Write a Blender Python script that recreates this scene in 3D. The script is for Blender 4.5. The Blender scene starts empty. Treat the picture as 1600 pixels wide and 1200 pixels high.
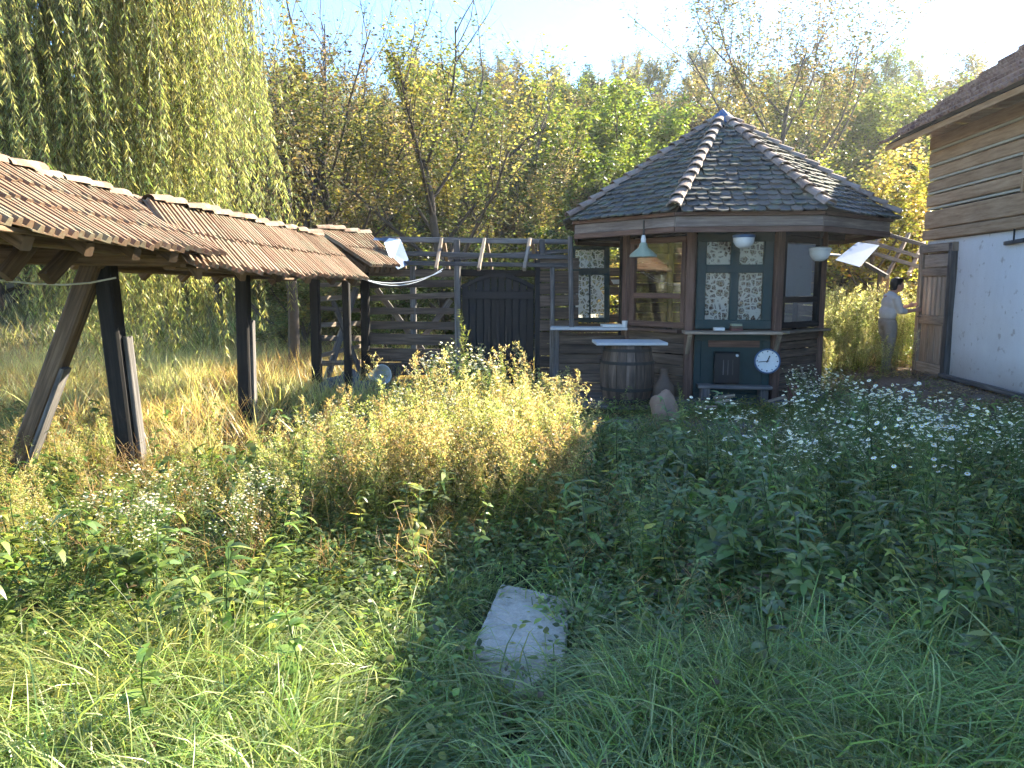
import bpy, math, random
import numpy as np
from mathutils import Vector as V, Matrix, noise as mnoise

random.seed(7)
RNG = np.random.default_rng(7)
S = bpy.context.scene
COL = S.collection

# ------------------------------------------------------------------ camera, sky, sun, exposure
CAM_Z = 1.62
FPX = 1180.0                                   # focal length for a 1600 px wide frame
TH = math.atan(155 / FPX)                      # camera tilted down, horizon above the middle
sTH, cTH = math.sin(TH), math.cos(TH)
cam_d = bpy.data.cameras.new('camera')
cam_d.sensor_width = 36
cam_d.lens = 36 * FPX / 1600
cam_d.clip_end = 2000
cam = bpy.data.objects.new('camera', cam_d)
cam.location = (0, 0, CAM_Z)
cam.rotation_euler = (math.pi / 2 - TH, 0, 0)
COL.objects.link(cam)
S.camera = cam

SUN_AZ, SUN_EL = math.radians(56), math.radians(28)    # azimuth from +Y towards +X
W = bpy.data.worlds.new('World')
S.world = W
W.use_nodes = True
wn = W.node_tree
wn.nodes.clear()
sky = wn.nodes.new('ShaderNodeTexSky')
sky.sky_type = 'NISHITA'
sky.sun_disc = False
sky.sun_elevation = SUN_EL
sky.sun_rotation = SUN_AZ
sky.air_density = 1.0
sky.dust_density = 0.0
sky.ozone_density = 6.0
bg = wn.nodes.new('ShaderNodeBackground')
bg.inputs[1].default_value = 0.092
wo = wn.nodes.new('ShaderNodeOutputWorld')
wn.links.new(sky.outputs[0], bg.inputs[0])
wn.links.new(bg.outputs[0], wo.inputs[0])

sl = bpy.data.lights.new('sun', 'SUN')
sl.energy = 5.0
sl.angle = math.radians(0.5)
sl.color = (1.0, 0.90, 0.70)
sun = bpy.data.objects.new('sun', sl)
sdir = V((math.sin(SUN_AZ) * math.cos(SUN_EL), math.cos(SUN_AZ) * math.cos(SUN_EL), math.sin(SUN_EL)))
sun.rotation_euler = sdir.to_track_quat('Z', 'Y').to_euler()
sun.location = (20, 20, 20)
COL.objects.link(sun)
S.view_settings.view_transform = 'Standard'
S.view_settings.look = 'None'
S.view_settings.exposure = 2.68
S.view_settings.gamma = 1.0
S.view_settings.use_curve_mapping = False
S.render.engine = 'CYCLES'
S.cycles.max_bounces = 5
S.cycles.use_adaptive_sampling = True
S.cycles.adaptive_threshold = 0.03
S.cycles.volume_bounces = 0
S.cycles.diffuse_bounces = 3
S.cycles.glossy_bounces = 3
S.cycles.transmission_bounces = 4
S.cycles.transparent_max_bounces = 16

# ------------------------------------------------------------------ helpers
def P(px, py, t):
    """point seen at photo pixel (px, py), t metres along the view axis"""
    x, y = (px - 800) / FPX, (600 - py) / FPX
    return V((x * t, (cTH + y * sTH) * t, CAM_Z + (-sTH + y * cTH) * t))

def pxz(px, Y, z):
    """point at distance Y and height z under photo column px"""
    t = Y * cTH - (z - CAM_Z) * sTH
    return V(((px - 800) / FPX * t, Y, z))

def sm(a, b, x):
    x = min(1, max(0, (x - a) / (b - a)))
    return x * x * (3 - 2 * x)

def gh(x, y):
    """height of the ground"""
    z = 0.05 * mnoise.noise(V((x * .35, y * .35, 0))) + 0.02 * mnoise.noise(V((x * 1.7, y * 1.7, 3)))
    z *= sm(1.0, 3.0, abs(y))
    z += 0.20 * sm(4.6, 6.4, x) * sm(22, 15, y)
    if y > 16:
        s = y - 16
        z += (0.34 * s - 0.34 * 6 * (1 - math.exp(-s / 6))) if s < 55 else 0.34 * 49 + (s - 55) * 0.06
        z += sm(4, 30, s) * 1.6 * mnoise.noise(V((x * .045, y * .045, 9)))
    return z

ORG = {}
def tag(o, label=None, cat=None, group=None, kind=None):
    for k, v in (('label', label), ('category', cat), ('group', group), ('kind', kind)):
        if v:
            o[k] = v
    return o

def thing(name, label, cat, loc=(0, 0, 0), group=None):
    o = bpy.data.objects.new(name, None)
    o.empty_display_size = .1
    COL.objects.link(o)
    o.location = loc
    ORG[o] = V(loc)
    return tag(o, label, cat, group)

def link(name, me, parent=None, loc=None, M=None):
    o = bpy.data.objects.new(name, me)
    COL.objects.link(o)
    if parent:
        o.parent = parent
    if M is not None:                          # M is a world matrix without shear
        M = M.copy()
        ORG[o] = M.translation.copy()
        if parent:
            M.translation = M.translation - ORG[parent]
        o.matrix_basis = M
    else:
        o.location = loc or (0, 0, 0)
        ORG[o] = (ORG[parent] if parent else V((0, 0, 0))) + V(o.location)
    return o

class MB:
    """collects shapes in world space, links them as one mesh object"""
    def __init__(s):
        s.v, s.f, s.uv = [], [], []
    def face(s, pts, uvs=None):
        n = len(s.v)
        s.v += [V(p) for p in pts]
        s.f.append(list(range(n, n + len(pts))))
        s.uv += uvs or [(p[0] + p[1], p[2]) for p in pts]
    def prism(s, A, B):
        """closed prism between two equal rings of points"""
        n = len(A); o = len(s.v)
        s.v += [V(p) for p in A] + [V(p) for p in B]
        per = 0; L = (V(B[0]) - V(A[0])).length; off = random.random() * 5
        for i in range(n):
            j = (i + 1) % n
            e = (V(A[j]) - V(A[i])).length
            s.f.append([o + i, o + j, o + n + j, o + n + i])
            s.uv += [(off, off + per), (off, off + per + e), (off + L, off + per + e), (off + L, off + per)]
            per += e
        s.f.append([o + i for i in range(n)][::-1]); s.uv += [(off + i * .03, off) for i in range(n)]
        s.f.append([o + n + i for i in range(n)]); s.uv += [(off + i * .03, off) for i in range(n)]
        return s
    def beam(s, a, b, w, h, up=(0, 0, 1), bev=0.0, wob=0.0):
        a, b, up = V(a), V(b), V(up)
        d = (b - a).normalized()
        sd = d.cross(up).normalized()
        u = sd.cross(d).normalized()
        c = bev or min(w, h) * .12
        ring = [(-w/2 + c, -h/2), (w/2 - c, -h/2), (w/2, -h/2 + c), (w/2, h/2 - c), (w/2 - c, h/2), (-w/2 + c, h/2), (-w/2, h/2 - c), (-w/2, -h/2 + c)]
        j = [1 + random.uniform(-wob, wob) for _ in range(4)]
        A = [a + sd * x * j[0] + u * y * j[1] for x, y in ring]
        B = [b + sd * x * j[2] + u * y * j[3] for x, y in ring]
        return s.prism(A, B)
    def box(s, c, sx, sy, sz):
        c = V(c)
        return s.beam(c - V((sx/2, 0, 0)), c + V((sx/2, 0, 0)), sy, sz)
    def tube(s, pts, rad, n=8, cap=True):
        pts = [V(p) for p in pts]
        if not hasattr(rad, '__len__'):
            rad = [rad] * len(pts)
        o = len(s.v); m = len(pts); acc = 0; us = []
        ref = None
        for i, p in enumerate(pts):
            d = (pts[min(i + 1, m - 1)] - pts[max(i - 1, 0)]).normalized()
            if ref is None:
                ref = d.orthogonal().normalized()
            ref = (ref - d * ref.dot(d)).normalized()
            q = d.cross(ref)
            if i:
                acc += (p - pts[i - 1]).length
            us.append(acc)
            for k in range(n):
                a = 2 * math.pi * k / n
                s.v.append(p + (ref * math.cos(a) + q * math.sin(a)) * rad[i])
        for i in range(m - 1):
            for k in range(n):
                k2 = (k + 1) % n
                s.f.append([o + i*n + k, o + i*n + k2, o + (i+1)*n + k2, o + (i+1)*n + k])
                v0, v1 = k / n * 6.28 * rad[i], (k + 1) / n * 6.28 * rad[i]
                s.uv += [(us[i], v0), (us[i], v1), (us[i+1], v1), (us[i+1], v0)]
        if cap:
            s.f.append([o + k for k in range(n)][::-1]); s.uv += [(0, k*.02) for k in range(n)]
            s.f.append([o + (m-1)*n + k for k in range(n)]); s.uv += [(0, k*.02) for k in range(n)]
        return s
    def lathe(s, c, prof, n=24, axis=None):
        """prof: list of (radius, height)"""
        c = V(c); R = V(axis).to_track_quat('Z', 'Y').to_matrix() if axis else Matrix.Identity(3)
        o = len(s.v)
        for r, h in prof:
            for k in range(n):
                a = 2 * math.pi * k / n
                s.v.append(c + R @ V((r * math.cos(a), r * math.sin(a), h)))
        for i in range(len(prof) - 1):
            for k in range(n):
                k2 = (k + 1) % n
                s.f.append([o+i*n+k, o+i*n+k2, o+(i+1)*n+k2, o+(i+1)*n+k])
                s.uv += [(prof[i][1], k/n), (prof[i][1], (k+1)/n), (prof[i+1][1], (k+1)/n), (prof[i+1][1], k/n)]
        return s
    def mesh(s, name, mat, org=V((0, 0, 0)), smooth=False):
        me = bpy.data.meshes.new(name)
        me.from_pydata([tuple(p - org) for p in s.v], [], s.f)
        l = me.uv_layers.new(name='UVMap')
        l.data.foreach_set('uv', np.array(s.uv, dtype=np.float32).ravel())
        me.materials.append(mat)
        if smooth:
            me.polygons.foreach_set('use_smooth', [True] * len(me.polygons))
            me.set_sharp_from_angle(angle=math.radians(40))
        me.update()
        return me
    def build(s, name, mat, parent=None, smooth=False):
        if parent:
            return link(name, s.mesh(name, mat, ORG[parent], smooth), parent)
        c = V((sum(p.x for p in s.v) / len(s.v), sum(p.y for p in s.v) / len(s.v), min(p.z for p in s.v)))
        return link(name, s.mesh(name, mat, c, smooth), None, c)

# ------------------------------------------------------------------ materials
class NT:
    def __init__(s, name):
        s.m = bpy.data.materials.new(name)
        s.m.use_nodes = True
        s.t = s.m.node_tree
        s.t.nodes.clear()
        s.out = s.t.nodes.new('ShaderNodeOutputMaterial')
    def n(s, typ, **kw):
        n = s.t.nodes.new('ShaderNode' + typ)
        for k, v in kw.items():
            if k.startswith('i_'):
                n.inputs[k[2:].replace('_', ' ')].default_value = v
            else:
                setattr(n, k, v)
        return n
    def l(s, a, b):
        s.t.links.new(a, b)
    def noise(s, vec, scale, detail=4, rough=.6):
        n = s.n('TexNoise')
        n.inputs['Scale'].default_value = scale
        n.inputs['Detail'].default_value = detail
        n.inputs['Roughness'].default_value = rough
        if vec:
            s.l(vec, n.inputs['Vector'])
        return n.outputs['Fac']
    def ramp(s, fac, stops):
        r = s.n('ValToRGB')
        e = r.color_ramp.elements
        while len(e) < len(stops):
            e.new(.5)
        for i, (p, c) in enumerate(stops):
            e[i].position = p
            e[i].color = (*c, 1) if len(c) == 3 else c
        s.l(fac, r.inputs[0])
        return r.outputs[0]
    def mix(s, fac, a, b, typ='MIX'):
        m = s.n('Mix', data_type='RGBA', blend_type=typ)
        for sock, val in ((m.inputs[0], fac), (m.inputs[6], a), (m.inputs[7], b)):
            if isinstance(val, (int, float)):
                sock.default_value = val
            elif isinstance(val, tuple):
                sock.default_value = (*val, 1)
            else:
                s.l(val, sock)
        return m.outputs[2]
    def math(s, op, a, b=0.0):
        m = s.n('Math', operation=op)
        for i, val in enumerate((a, b)):
            if isinstance(val, (int, float)):
                m.inputs[i].default_value = val
            else:
                s.l(val, m.inputs[i])
        return m.outputs[0]
    def bump(s, h, strength=.4, dist=.01):
        b = s.n('Bump')
        b.inputs['Strength'].default_value = strength
        b.inputs['Distance'].default_value = dist
        s.l(h, b.inputs['Height'])
        return b.outputs[0]
    def bsdf(s, col, rough=.8, metal=0.0, normal=None, spec=.3):
        p = s.n('BsdfPrincipled')
        if isinstance(col, tuple):
            p.inputs['Base Color'].default_value = (*col, 1)
        else:
            s.l(col, p.inputs['Base Color'])
        if isinstance(rough, (int, float)):
            p.inputs['Roughness'].default_value = rough
        else:
            s.l(rough, p.inputs['Roughness'])
        p.inputs['Metallic'].default_value = metal
        p.inputs['Specular IOR Level'].default_value = spec
        if normal:
            s.l(normal, p.inputs['Normal'])
        return p.outputs[0]
    def done(s, sh):
        s.l(sh, s.out.inputs[0])
        return s.m

def wood(name, dark, mid, light, rough=.8, su=2.2, sv=42, bump=.5, var=.7):
    t = NT(name)
    uv = t.n('TexCoord').outputs['UV']
    oi = t.n('ObjectInfo').outputs['Random']
    mp = t.n('Mapping')
    mp.inputs['Scale'].default_value = (su, sv, 1)
    t.l(uv, mp.inputs['Vector'])
    cb = t.n('CombineXYZ')
    t.l(t.math('MULTIPLY', oi, 37.0), cb.inputs[2])
    va = t.n('VectorMath', operation='ADD')
    t.l(mp.outputs[0], va.inputs[0]); t.l(cb.outputs[0], va.inputs[1])
    g = t.noise(va.outputs[0], 1.0, 6, .65)
    big = t.noise(t.n('TexCoord').outputs['Object'], 2.3, 3)
    c = t.ramp(g, [(.28, dark), (.5, mid), (.72, light)])
    c = t.mix(t.math('MULTIPLY', big, .55), c, dark)
    hs = t.n('HueSaturation')
    t.l(t.math('ADD', t.math('MULTIPLY', oi, var), 1 - var / 2), hs.inputs['Value'])
    t.l(c, hs.inputs['Color'])
    return t.done(t.bsdf(hs.outputs[0], rough, normal=t.bump(g, bump, .006)))

def tilemat(name, cols, moss, moss_at, rough=.85):
    t = NT(name)
    oc = t.n('TexCoord').outputs['Object']
    geo = t.n('NewGeometry').outputs['Position']
    oi = t.n('ObjectInfo').outputs['Random']
    c = t.ramp(oi, [(0, cols[0]), (.35, cols[1]), (.7, cols[2]), (1, cols[3])])
    c = t.mix(t.math('MULTIPLY', t.noise(geo, 2.2, 5, .7), .75), c, (cols[0][0]*.6, cols[0][1]*.7, cols[0][2]*.8))
    c = t.mix(t.math('MULTIPLY', t.noise(geo, 14, 5), .6), c, (cols[0][0]*.5, cols[0][1]*.5, cols[0][2]*.5))
    ms = t.n('MapRange')
    ms.inputs[1].default_value = moss_at; ms.inputs[2].default_value = moss_at + .12
    t.l(t.noise(geo, 6, 6, .7), ms.inputs[0])
    c = t.mix(ms.outputs[0], c, moss)
    return t.done(t.bsdf(c, rough, normal=t.bump(t.noise(geo, 70, 4), .4, .004)))

def plain(name, col, rough=.7, metal=0.0, var=.35, scale=18, bump=.15, spec=.3):
    t = NT(name)
    oc = t.n('TexCoord').outputs['Object']
    n = t.noise(oc, scale, 5)
    c = t.mix(t.math('MULTIPLY', n, var * 2), tuple(col), tuple(x * .45 for x in col))
    return t.done(t.bsdf(c, rough, metal, normal=t.bump(n, bump, .005), spec=spec))

def leafmat(name, trans=.45, gloss=.35, sat=1.0, boost=1.5):
    t = NT(name)
    a = t.n('Attribute', attribute_name='Col').outputs['Color']
    oi = t.n('ObjectInfo').outputs['Random']
    hs = t.n('HueSaturation')
    hs.inputs['Saturation'].default_value = sat
    t.l(t.math('ADD', t.math('MULTIPLY', oi, .5), .75), hs.inputs['Value'])
    t.l(t.math('ADD', t.math('MULTIPLY', oi, .03), .485), hs.inputs['Hue'])
    t.l(a, hs.inputs['Color'])
    p = t.bsdf(hs.outputs[0], .42, spec=gloss)
    tr = t.n('BsdfTranslucent')
    t.l(t.mix(1.0, hs.outputs[0], (boost, boost * 1.0, boost * .7), 'MULTIPLY'), tr.inputs[0])
    mx = t.n('MixShader')
    mx.inputs[0].default_value = trans
    t.l(p, mx.inputs[1]); t.l(tr.outputs[0], mx.inputs[2])
    return t.done(mx.outputs[0])

M = {}
M['wood_grey'] = wood('weathered_grey_wood', (.035, .032, .03), (.13, .12, .115), (.27, .25, .235))
M['wood_brown'] = wood('brown_timber', (.045, .027, .016), (.16, .10, .06), (.30, .20, .125))
M['wood_pale'] = wood('pale_timber', (.09, .065, .045), (.26, .2, .145), (.46, .39, .31))
M['wood_dark'] = wood('dark_stained_wood', (.004, .004, .004), (.011, .009, .009), (.03, .025, .022))
M['wood_red'] = wood('reddish_frame_wood', (.045, .024, .018), (.12, .068, .05), (.21, .125, .095))
M['log'] = wood('old_plank', (.035, .025, .02), (.115, .082, .06), (.25, .185, .14), sv=30)
M['board'] = plain('pale_painted_board', (.56, .56, .55), .7, 0, .3, 10)
M['housewood'] = wood('house_timber', (.19, .11, .06), (.38, .245, .14), (.52, .37, .235), sv=26, var=.25)
M['door'] = wood('door_wood', (.15, .11, .08), (.34, .265, .20), (.50, .42, .34))
M['gate'] = wood('blackened_gate_wood', (.003, .004, .006), (.007, .009, .011), (.016, .019, .023), rough=.6)
M['fascia'] = wood('fascia_board', (.10, .08, .07), (.24, .19, .165), (.40, .335, .30), sv=30)
M['tile'] = tilemat('terracotta_tile', [(.20, .115, .065), (.29, .175, .105), (.38, .245, .155), (.48, .34, .24)], (.20, .17, .11), .49)
M['ridge'] = tilemat('old_ridge_tile', [(.20, .12, .08), (.30, .19, .13), (.36, .25, .18), (.40, .30, .22)], (.26, .24, .18), .5)
M['slate'] = tilemat('mossy_plain_tile', [(.075, .072, .066), (.11, .104, .095), (.15, .138, .122), (.24, .19, .155)], (.10, .115, .075), .5)
M['slateridge'] = tilemat('clay_hip_tile', [(.22, .15, .12), (.30, .22, .175), (.38, .29, .24), (.42, .34, .29)], (.22, .20, .17), .52)
M['housetile'] = tilemat('house_roof_tile', [(.15, .075, .055), (.22, .115, .085), (.28, .155, .12), (.33, .20, .16)], (.14, .13, .10), .6)
M['metal'] = plain('galvanised_sheet', (.075, .135, .25), .55, .1, .35, 6)
M['iron'] = plain('dark_iron', (.05, .05, .05), .6, .6)
M['white'] = plain('white_enamel', (.70, .70, .68), .45, 0, .25, 12, .1)
M['greenframe'] = plain('green_painted_frame', (.018, .05, .052), .6, 0, .4, 22)
M['greenpanel'] = plain('green_painted_panel', (.022, .055, .055), .65, 0, .45, 12)
M['lampgreen'] = plain('dull_green_enamel', (.27, .31, .22), .35, 0, .2, 12)
M['chink'] = plain('lime_chinking', (.47, .43, .33), .9, 0, .3, 30)
M['concrete'] = None
M['black'] = plain('black_paint', (.012, .012, .014), .5)
M['red'] = plain('faded_red_clay', (.17, .07, .06), .7, 0, .4)
M['clay'] = plain('brown_clay', (.15, .10, .07), .75, 0, .4)
M['sandstone'] = plain('sandstone', (.42, .27, .18), .9, 0, .5, 9, .6)
M['stone'] = plain('grey_stone', (.17, .175, .18), .9, 0, .5, 8, .6)
M['cable'] = plain('white_cable', (.68, .68, .66), .5, 0, .1)
M['skin'] = plain('skin', (.46, .25, .18), .55, 0, .12, 20)
M['sweater'] = plain('pale_knit', (.60, .56, .54), .9, 0, .3, 9, 1.0)
M['trousers'] = plain('beige_trousers', (.33, .28, .235), .9, 0, .35, 9, 1.0)
M['hair'] = plain('dark_hair', (.02, .015, .012), .55, 0, .5, 60, .6)
M['bark'] = plain('bark', (.13, .105, .085), .95, 0, .5, 14, .9)
M['palebark'] = plain('pale_bark', (.22, .19, .16), .95, 0, .5, 14, .9)
M['glassbottle'] = plain('green_bottle_glass', (.03, .06, .035), .12, 0, .1, spec=.6)
M['leaf'] = leafmat('weed_leaf', .45, .55, 1.0, 1.7)
M['willowleaf'] = leafmat('willow_leaf', .5, .35, 1.0, 1.6)
M['treeleaf'] = leafmat('tree_leaf', .46, .3, 1.05, 1.5)

def concrete():
    t = NT('worn_concrete')
    g = t.n('NewGeometry').outputs['Position']
    a = t.noise(g, 5, 6, .7); b = t.noise(g, 45, 5, .7)
    c = t.ramp(a, [(.3, (.34, .285, .215)), (.5, (.54, .47, .375)), (.7, (.66, .60, .50))])
    st = t.n('MapRange'); st.inputs[1].default_value = .52; st.inputs[2].default_value = .68
    t.l(t.noise(g, 11, 6, .75), st.inputs[0])
    c = t.mix(t.math('MULTIPLY', st.outputs[0], .75), c, (.20, .18, .13))
    c = t.mix(t.math('MULTIPLY', b, .7), c, (.27, .25, .21))
    v = t.n('TexVoronoi'); v.inputs['Scale'].default_value = 60
    t.l(g, v.inputs['Vector'])
    return t.done(t.bsdf(c, .9, normal=t.bump(t.math('ADD', b, t.math('MULTIPLY', v.outputs[0], .5)), .7, .012)))
M['concrete'] = concrete()

def plaster():
    t = NT('peeling_limewash')
    g = t.n('NewGeometry').outputs['Position']
    big = t.noise(g, 1.4, 5, .65); sp = t.noise(g, 9, 4, .6); fine = t.noise(g, 60, 3)
    c = t.mix(t.math('MULTIPLY', big, .7), (.80, .80, .80), (.55, .54, .52))
    mp = t.n('Mapping'); mp.inputs['Scale'].default_value = (4, 4, .5); t.l(g, mp.inputs['Vector'])
    c = t.mix(t.math('MULTIPLY', t.noise(mp.outputs[0], 1.5, 5, .7), .35), c, (.45, .42, .38))
    mr = t.n('MapRange'); mr.inputs[1].default_value = .615; mr.inputs[2].default_value = .67
    t.l(sp, mr.inputs[0])
    c = t.mix(t.math('MULTIPLY', mr.outputs[0], .8), c, (.42, .38, .34))
    sx = t.n('SeparateXYZ'); t.l(g, sx.inputs[0])
    lo = t.n('MapRange'); lo.inputs[1].default_value = .95; lo.inputs[2].default_value = .3
    t.l(t.math('ADD', sx.outputs[2], t.math('MULTIPLY', big, .5)), lo.inputs[0])
    c = t.mix(t.math('MULTIPLY', lo.outputs[0], .9), c, (.36, .30, .24))
    return t.done(t.bsdf(c, .9, normal=t.bump(t.math('ADD', t.math('MULTIPLY', mr.outputs[0], -1.0), fine), .5, .01)))
M['plaster'] = plaster()

def glass():
    t = NT('window_glass')
    fr = t.n('Fresnel'); fr.inputs[0].default_value = 1.5
    tr = t.n('BsdfTransparent'); tr.inputs[0].default_value = (.82, .86, .85, 1)
    gl = t.n('BsdfGlossy'); gl.inputs['Roughness'].default_value = .03
    mx = t.n('MixShader')
    t.l(t.math('ADD', t.math('MULTIPLY', fr.outputs[0], 1.6), .10), mx.inputs[0])
    t.l(tr.outputs[0], mx.inputs[1]); t.l(gl.outputs[0], mx.inputs[2])
    return t.done(mx.outputs[0])
M['glass'] = glass()

def glass_dull():
    t = NT('dusty_window_glass')
    fr = t.n('Fresnel'); fr.inputs[0].default_value = 1.45
    tr = t.n('BsdfTransparent'); tr.inputs[0].default_value = (.9, .92, .91, 1)
    gl = t.n('BsdfGlossy'); gl.inputs['Roughness'].default_value = .08
    mx = t.n('MixShader')
    t.l(t.math('MULTIPLY', fr.outputs[0], .5), mx.inputs[0])
    t.l(tr.outputs[0], mx.inputs[1]); t.l(gl.outputs[0], mx.inputs[2])
    return t.done(mx.outputs[0])
M['glass_dull'] = glass_dull()

def lace():
    t = NT('lace_curtain')
    uv = t.n('TexCoord').outputs['UV']
    def ring(scale, rnd, a, b):
        v = t.n('TexVoronoi', feature='DISTANCE_TO_EDGE'); v.inputs['Scale'].default_value = scale
        v.inputs['Randomness'].default_value = rnd
        t.l(uv, v.inputs['Vector'])
        m = t.n('MapRange'); m.inputs[1].default_value = a; m.inputs[2].default_value = b
        m.inputs[3].default_value = 1; m.inputs[4].default_value = 0
        t.l(v.outputs['Distance'], m.inputs[0])
        return m.outputs[0]
    e = t.math('MAXIMUM', ring(13, .8, .085, .12), t.math('MULTIPLY', ring(30, .85, .04, .09), .8))
    d = t.n('BsdfDiffuse'); d.inputs[0].default_value = (.8, .8, .76, 1)
    tl = t.n('BsdfTranslucent'); tl.inputs[0].default_value = (.8, .8, .74, 1)
    m1 = t.n('MixShader'); m1.inputs[0].default_value = .5
    t.l(d.outputs[0], m1.inputs[1]); t.l(tl.outputs[0], m1.inputs[2])
    tr = t.n('BsdfTransparent')
    m2 = t.n('MixShader')
    t.l(e, m2.inputs[0]); t.l(tr.outputs[0], m2.inputs[1]); t.l(m1.outputs[0], m2.inputs[2])
    return t.done(m2.outputs[0])
M['lace'] = lace()

def soil():
    t = NT('overgrown_soil')
    g = t.n('NewGeometry').outputs['Position']
    a = t.noise(g, .5, 5, .6); b = t.noise(g, 7, 6, .7); d = t.noise(g, 40, 4, .7)
    c = t.ramp(b, [(.3, (.022, .022, .012)), (.5, (.055, .058, .026)), (.68, (.10, .095, .045))])
    dry = t.ramp(b, [(.3, (.06, .045, .022)), (.5, (.15, .115, .055)), (.7, (.26, .20, .10))])
    sx = t.n('SeparateXYZ'); t.l(g, sx.inputs[0])
    far = t.n('MapRange'); far.inputs[1].default_value = 7.5; far.inputs[2].default_value = 11
    t.l(sx.outputs[1], far.inputs[0])
    c = t.mix(t.math('MULTIPLY', far.outputs[0], .85), c, dry)
    # bare reddish earth trodden in front of the house
    hx = t.n('MapRange'); hx.inputs[1].default_value = 4.4; hx.inputs[2].default_value = 5.6
    t.l(t.math('ADD', sx.outputs[0], t.math('MULTIPLY', t.math('SUBTRACT', a, .5), 3.0)), hx.inputs[0])
    hy = t.n('MapRange'); hy.inputs[1].default_value = 8.2; hy.inputs[2].default_value = 9.6
    t.l(t.math('ADD', sx.outputs[1], t.math('MULTIPLY', t.math('SUBTRACT', b, .5), 2.0)), hy.inputs[0])
    earth = t.ramp(d, [(.3, (.12, .085, .062)), (.7, (.27, .195, .15))])
    hz = t.n('MapRange'); hz.inputs[1].default_value = 17; hz.inputs[2].default_value = 14
    t.l(sx.outputs[1], hz.inputs[0])
    c = t.mix(t.math('MULTIPLY', t.math('MULTIPLY', hx.outputs[0], hy.outputs[0]), hz.outputs[0]), c, earth)
    return t.done(t.bsdf(c, .95, normal=t.bump(t.math('ADD', b, d), .8, .03)))
M['soil'] = soil()

def pathmat():
    t = NT('trodden_gravel')
    g = t.n('NewGeometry').outputs['Position']
    b = t.noise(g, 6, 6, .7); d = t.noise(g, 60, 4, .7)
    c = t.ramp(d, [(.3, (.10, .10, .095)), (.55, (.24, .235, .225)), (.75, (.40, .39, .37))])
    c = t.mix(t.math('MULTIPLY', b, .6), c, (.10, .095, .07))
    return t.done(t.bsdf(c, .95, normal=t.bump(d, .8, .02)))
M['gravel'] = pathmat()

# ------------------------------------------------------------------ ground, hill, path
def axis(pts):
    out = []
    for a, b, st in pts:
        n = max(1, int(round((b - a) / st)))
        out += [a + (b - a) * i / n for i in range(n)]
    return out + [pts[-1][1]]
gx = axis([(-180, -40, 10), (-40, -12, 2), (-12, 12, .4), (12, 40, 2), (40, 180, 10)])
gy = axis([(-40, 0, 4), (0, 16, .4), (16, 40, 1.5), (40, 80, 4), (80, 240, 16)])
mb = MB()
mb.v = [V((x, y, gh(x, y))) for y in gy for x in gx]
nx = len(gx)
for j in range(len(gy) - 1):
    for i in range(nx - 1):
        mb.f.append([j*nx + i, j*nx + i + 1, (j+1)*nx + i + 1, (j+1)*nx + i])
        mb.uv += [(0, 0)] * 4
o = link('ground', mb.mesh('ground', M['soil'], V((0, 0, 0)), True))
o['kind'] = 'structure'

mb = MB()
path_c = [(-3.4, 8.75, .75), (-2.2, 8.9, .85), (-.8, 8.9, .8), (.6, 8.75, .8), (1.8, 8.45, .85), (3.0, 8.3, .8), (4.4, 8.5, .7), (5.6, 9.0, .6)]
rows = []
for i in range(len(path_c) - 1):
    a, b = path_c[i], path_c[i + 1]
    for k in range(4):
        f = k / 4
        x, y, w = [a[q] + (b[q] - a[q]) * f for q in range(3)]
        w *= 1 + .25 * mnoise.noise(V((x * 2, 5, 0)))
        rows.append([(x, y + s * w, gh(x, y + s * w) + .012) for s in (-.6, -.2, .2, .6)])
for i in range(len(rows) - 1):
    for k in range(3):
        mb.face([rows[i][k], rows[i+1][k], rows[i+1][k+1], rows[i][k+1]])
o = mb.build('path', M['gravel'])
o['kind'] = 'structure'

# ------------------------------------------------------------------ tile helpers
def rib_tile(name, mat, ribs=3, w=.205, L=.40, th=.016):
    mb = MB()
    prof = []
    for i in range(ribs):
        for fx, z in ((0, 0.0), (.10, .033), (.48, .033), (.60, 0.0)):
            prof.append((-w/2 + w * (i + fx) / ribs, z))
    prof.append((w/2, 0.0))
    for (x0, z0), (x1, z1) in zip(prof, prof[1:]):
        mb.face([(x0, 0, z0), (x0, L, z0), (x1, L, z1), (x1, 0, z1)])
        mb.face([(x0, L, z0), (x0, L, -th), (x1, L, -th), (x1, L, z1)])
    mb.face([(-w/2, 0, -th), (w/2, 0, -th), (w/2, L, -th), (-w/2, L, -th)])
    mb.face([(-w/2, 0, 0), (-w/2, 0, -th), (-w/2, L, -th), (-w/2, L, 0)])
    mb.face([(w/2, 0, 0), (w/2, L, 0), (w/2, L, -th), (w/2, 0, -th)])
    return mb.mesh(name, mat)

def flat_tile(name, mat, w=.17, L=.28, th=.016):
    mb = MB()
    out = [(-w/2, 0), (w/2, 0), (w/2, L*.82), (w*.34, L*.95), (0, L), (-w*.34, L*.95), (-w/2, L*.82)]
    mb.face([(x, y, th) for x, y in out])
    mb.face([(x, y, 0) for x, y in out][::-1])
    for i in range(2, 7):
        a, b = out[i - 1], out[i]
        mb.face([(a[0], a[1], th), (a[0], a[1], 0), (b[0], b[1], 0), (b[0], b[1], th)])
    a, b = out[6], out[0]
    mb.face([(a[0], a[1], th), (a[0], a[1], 0), (b[0], b[1], 0), (b[0], b[1], th)])
    return mb.mesh(name, mat)

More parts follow.
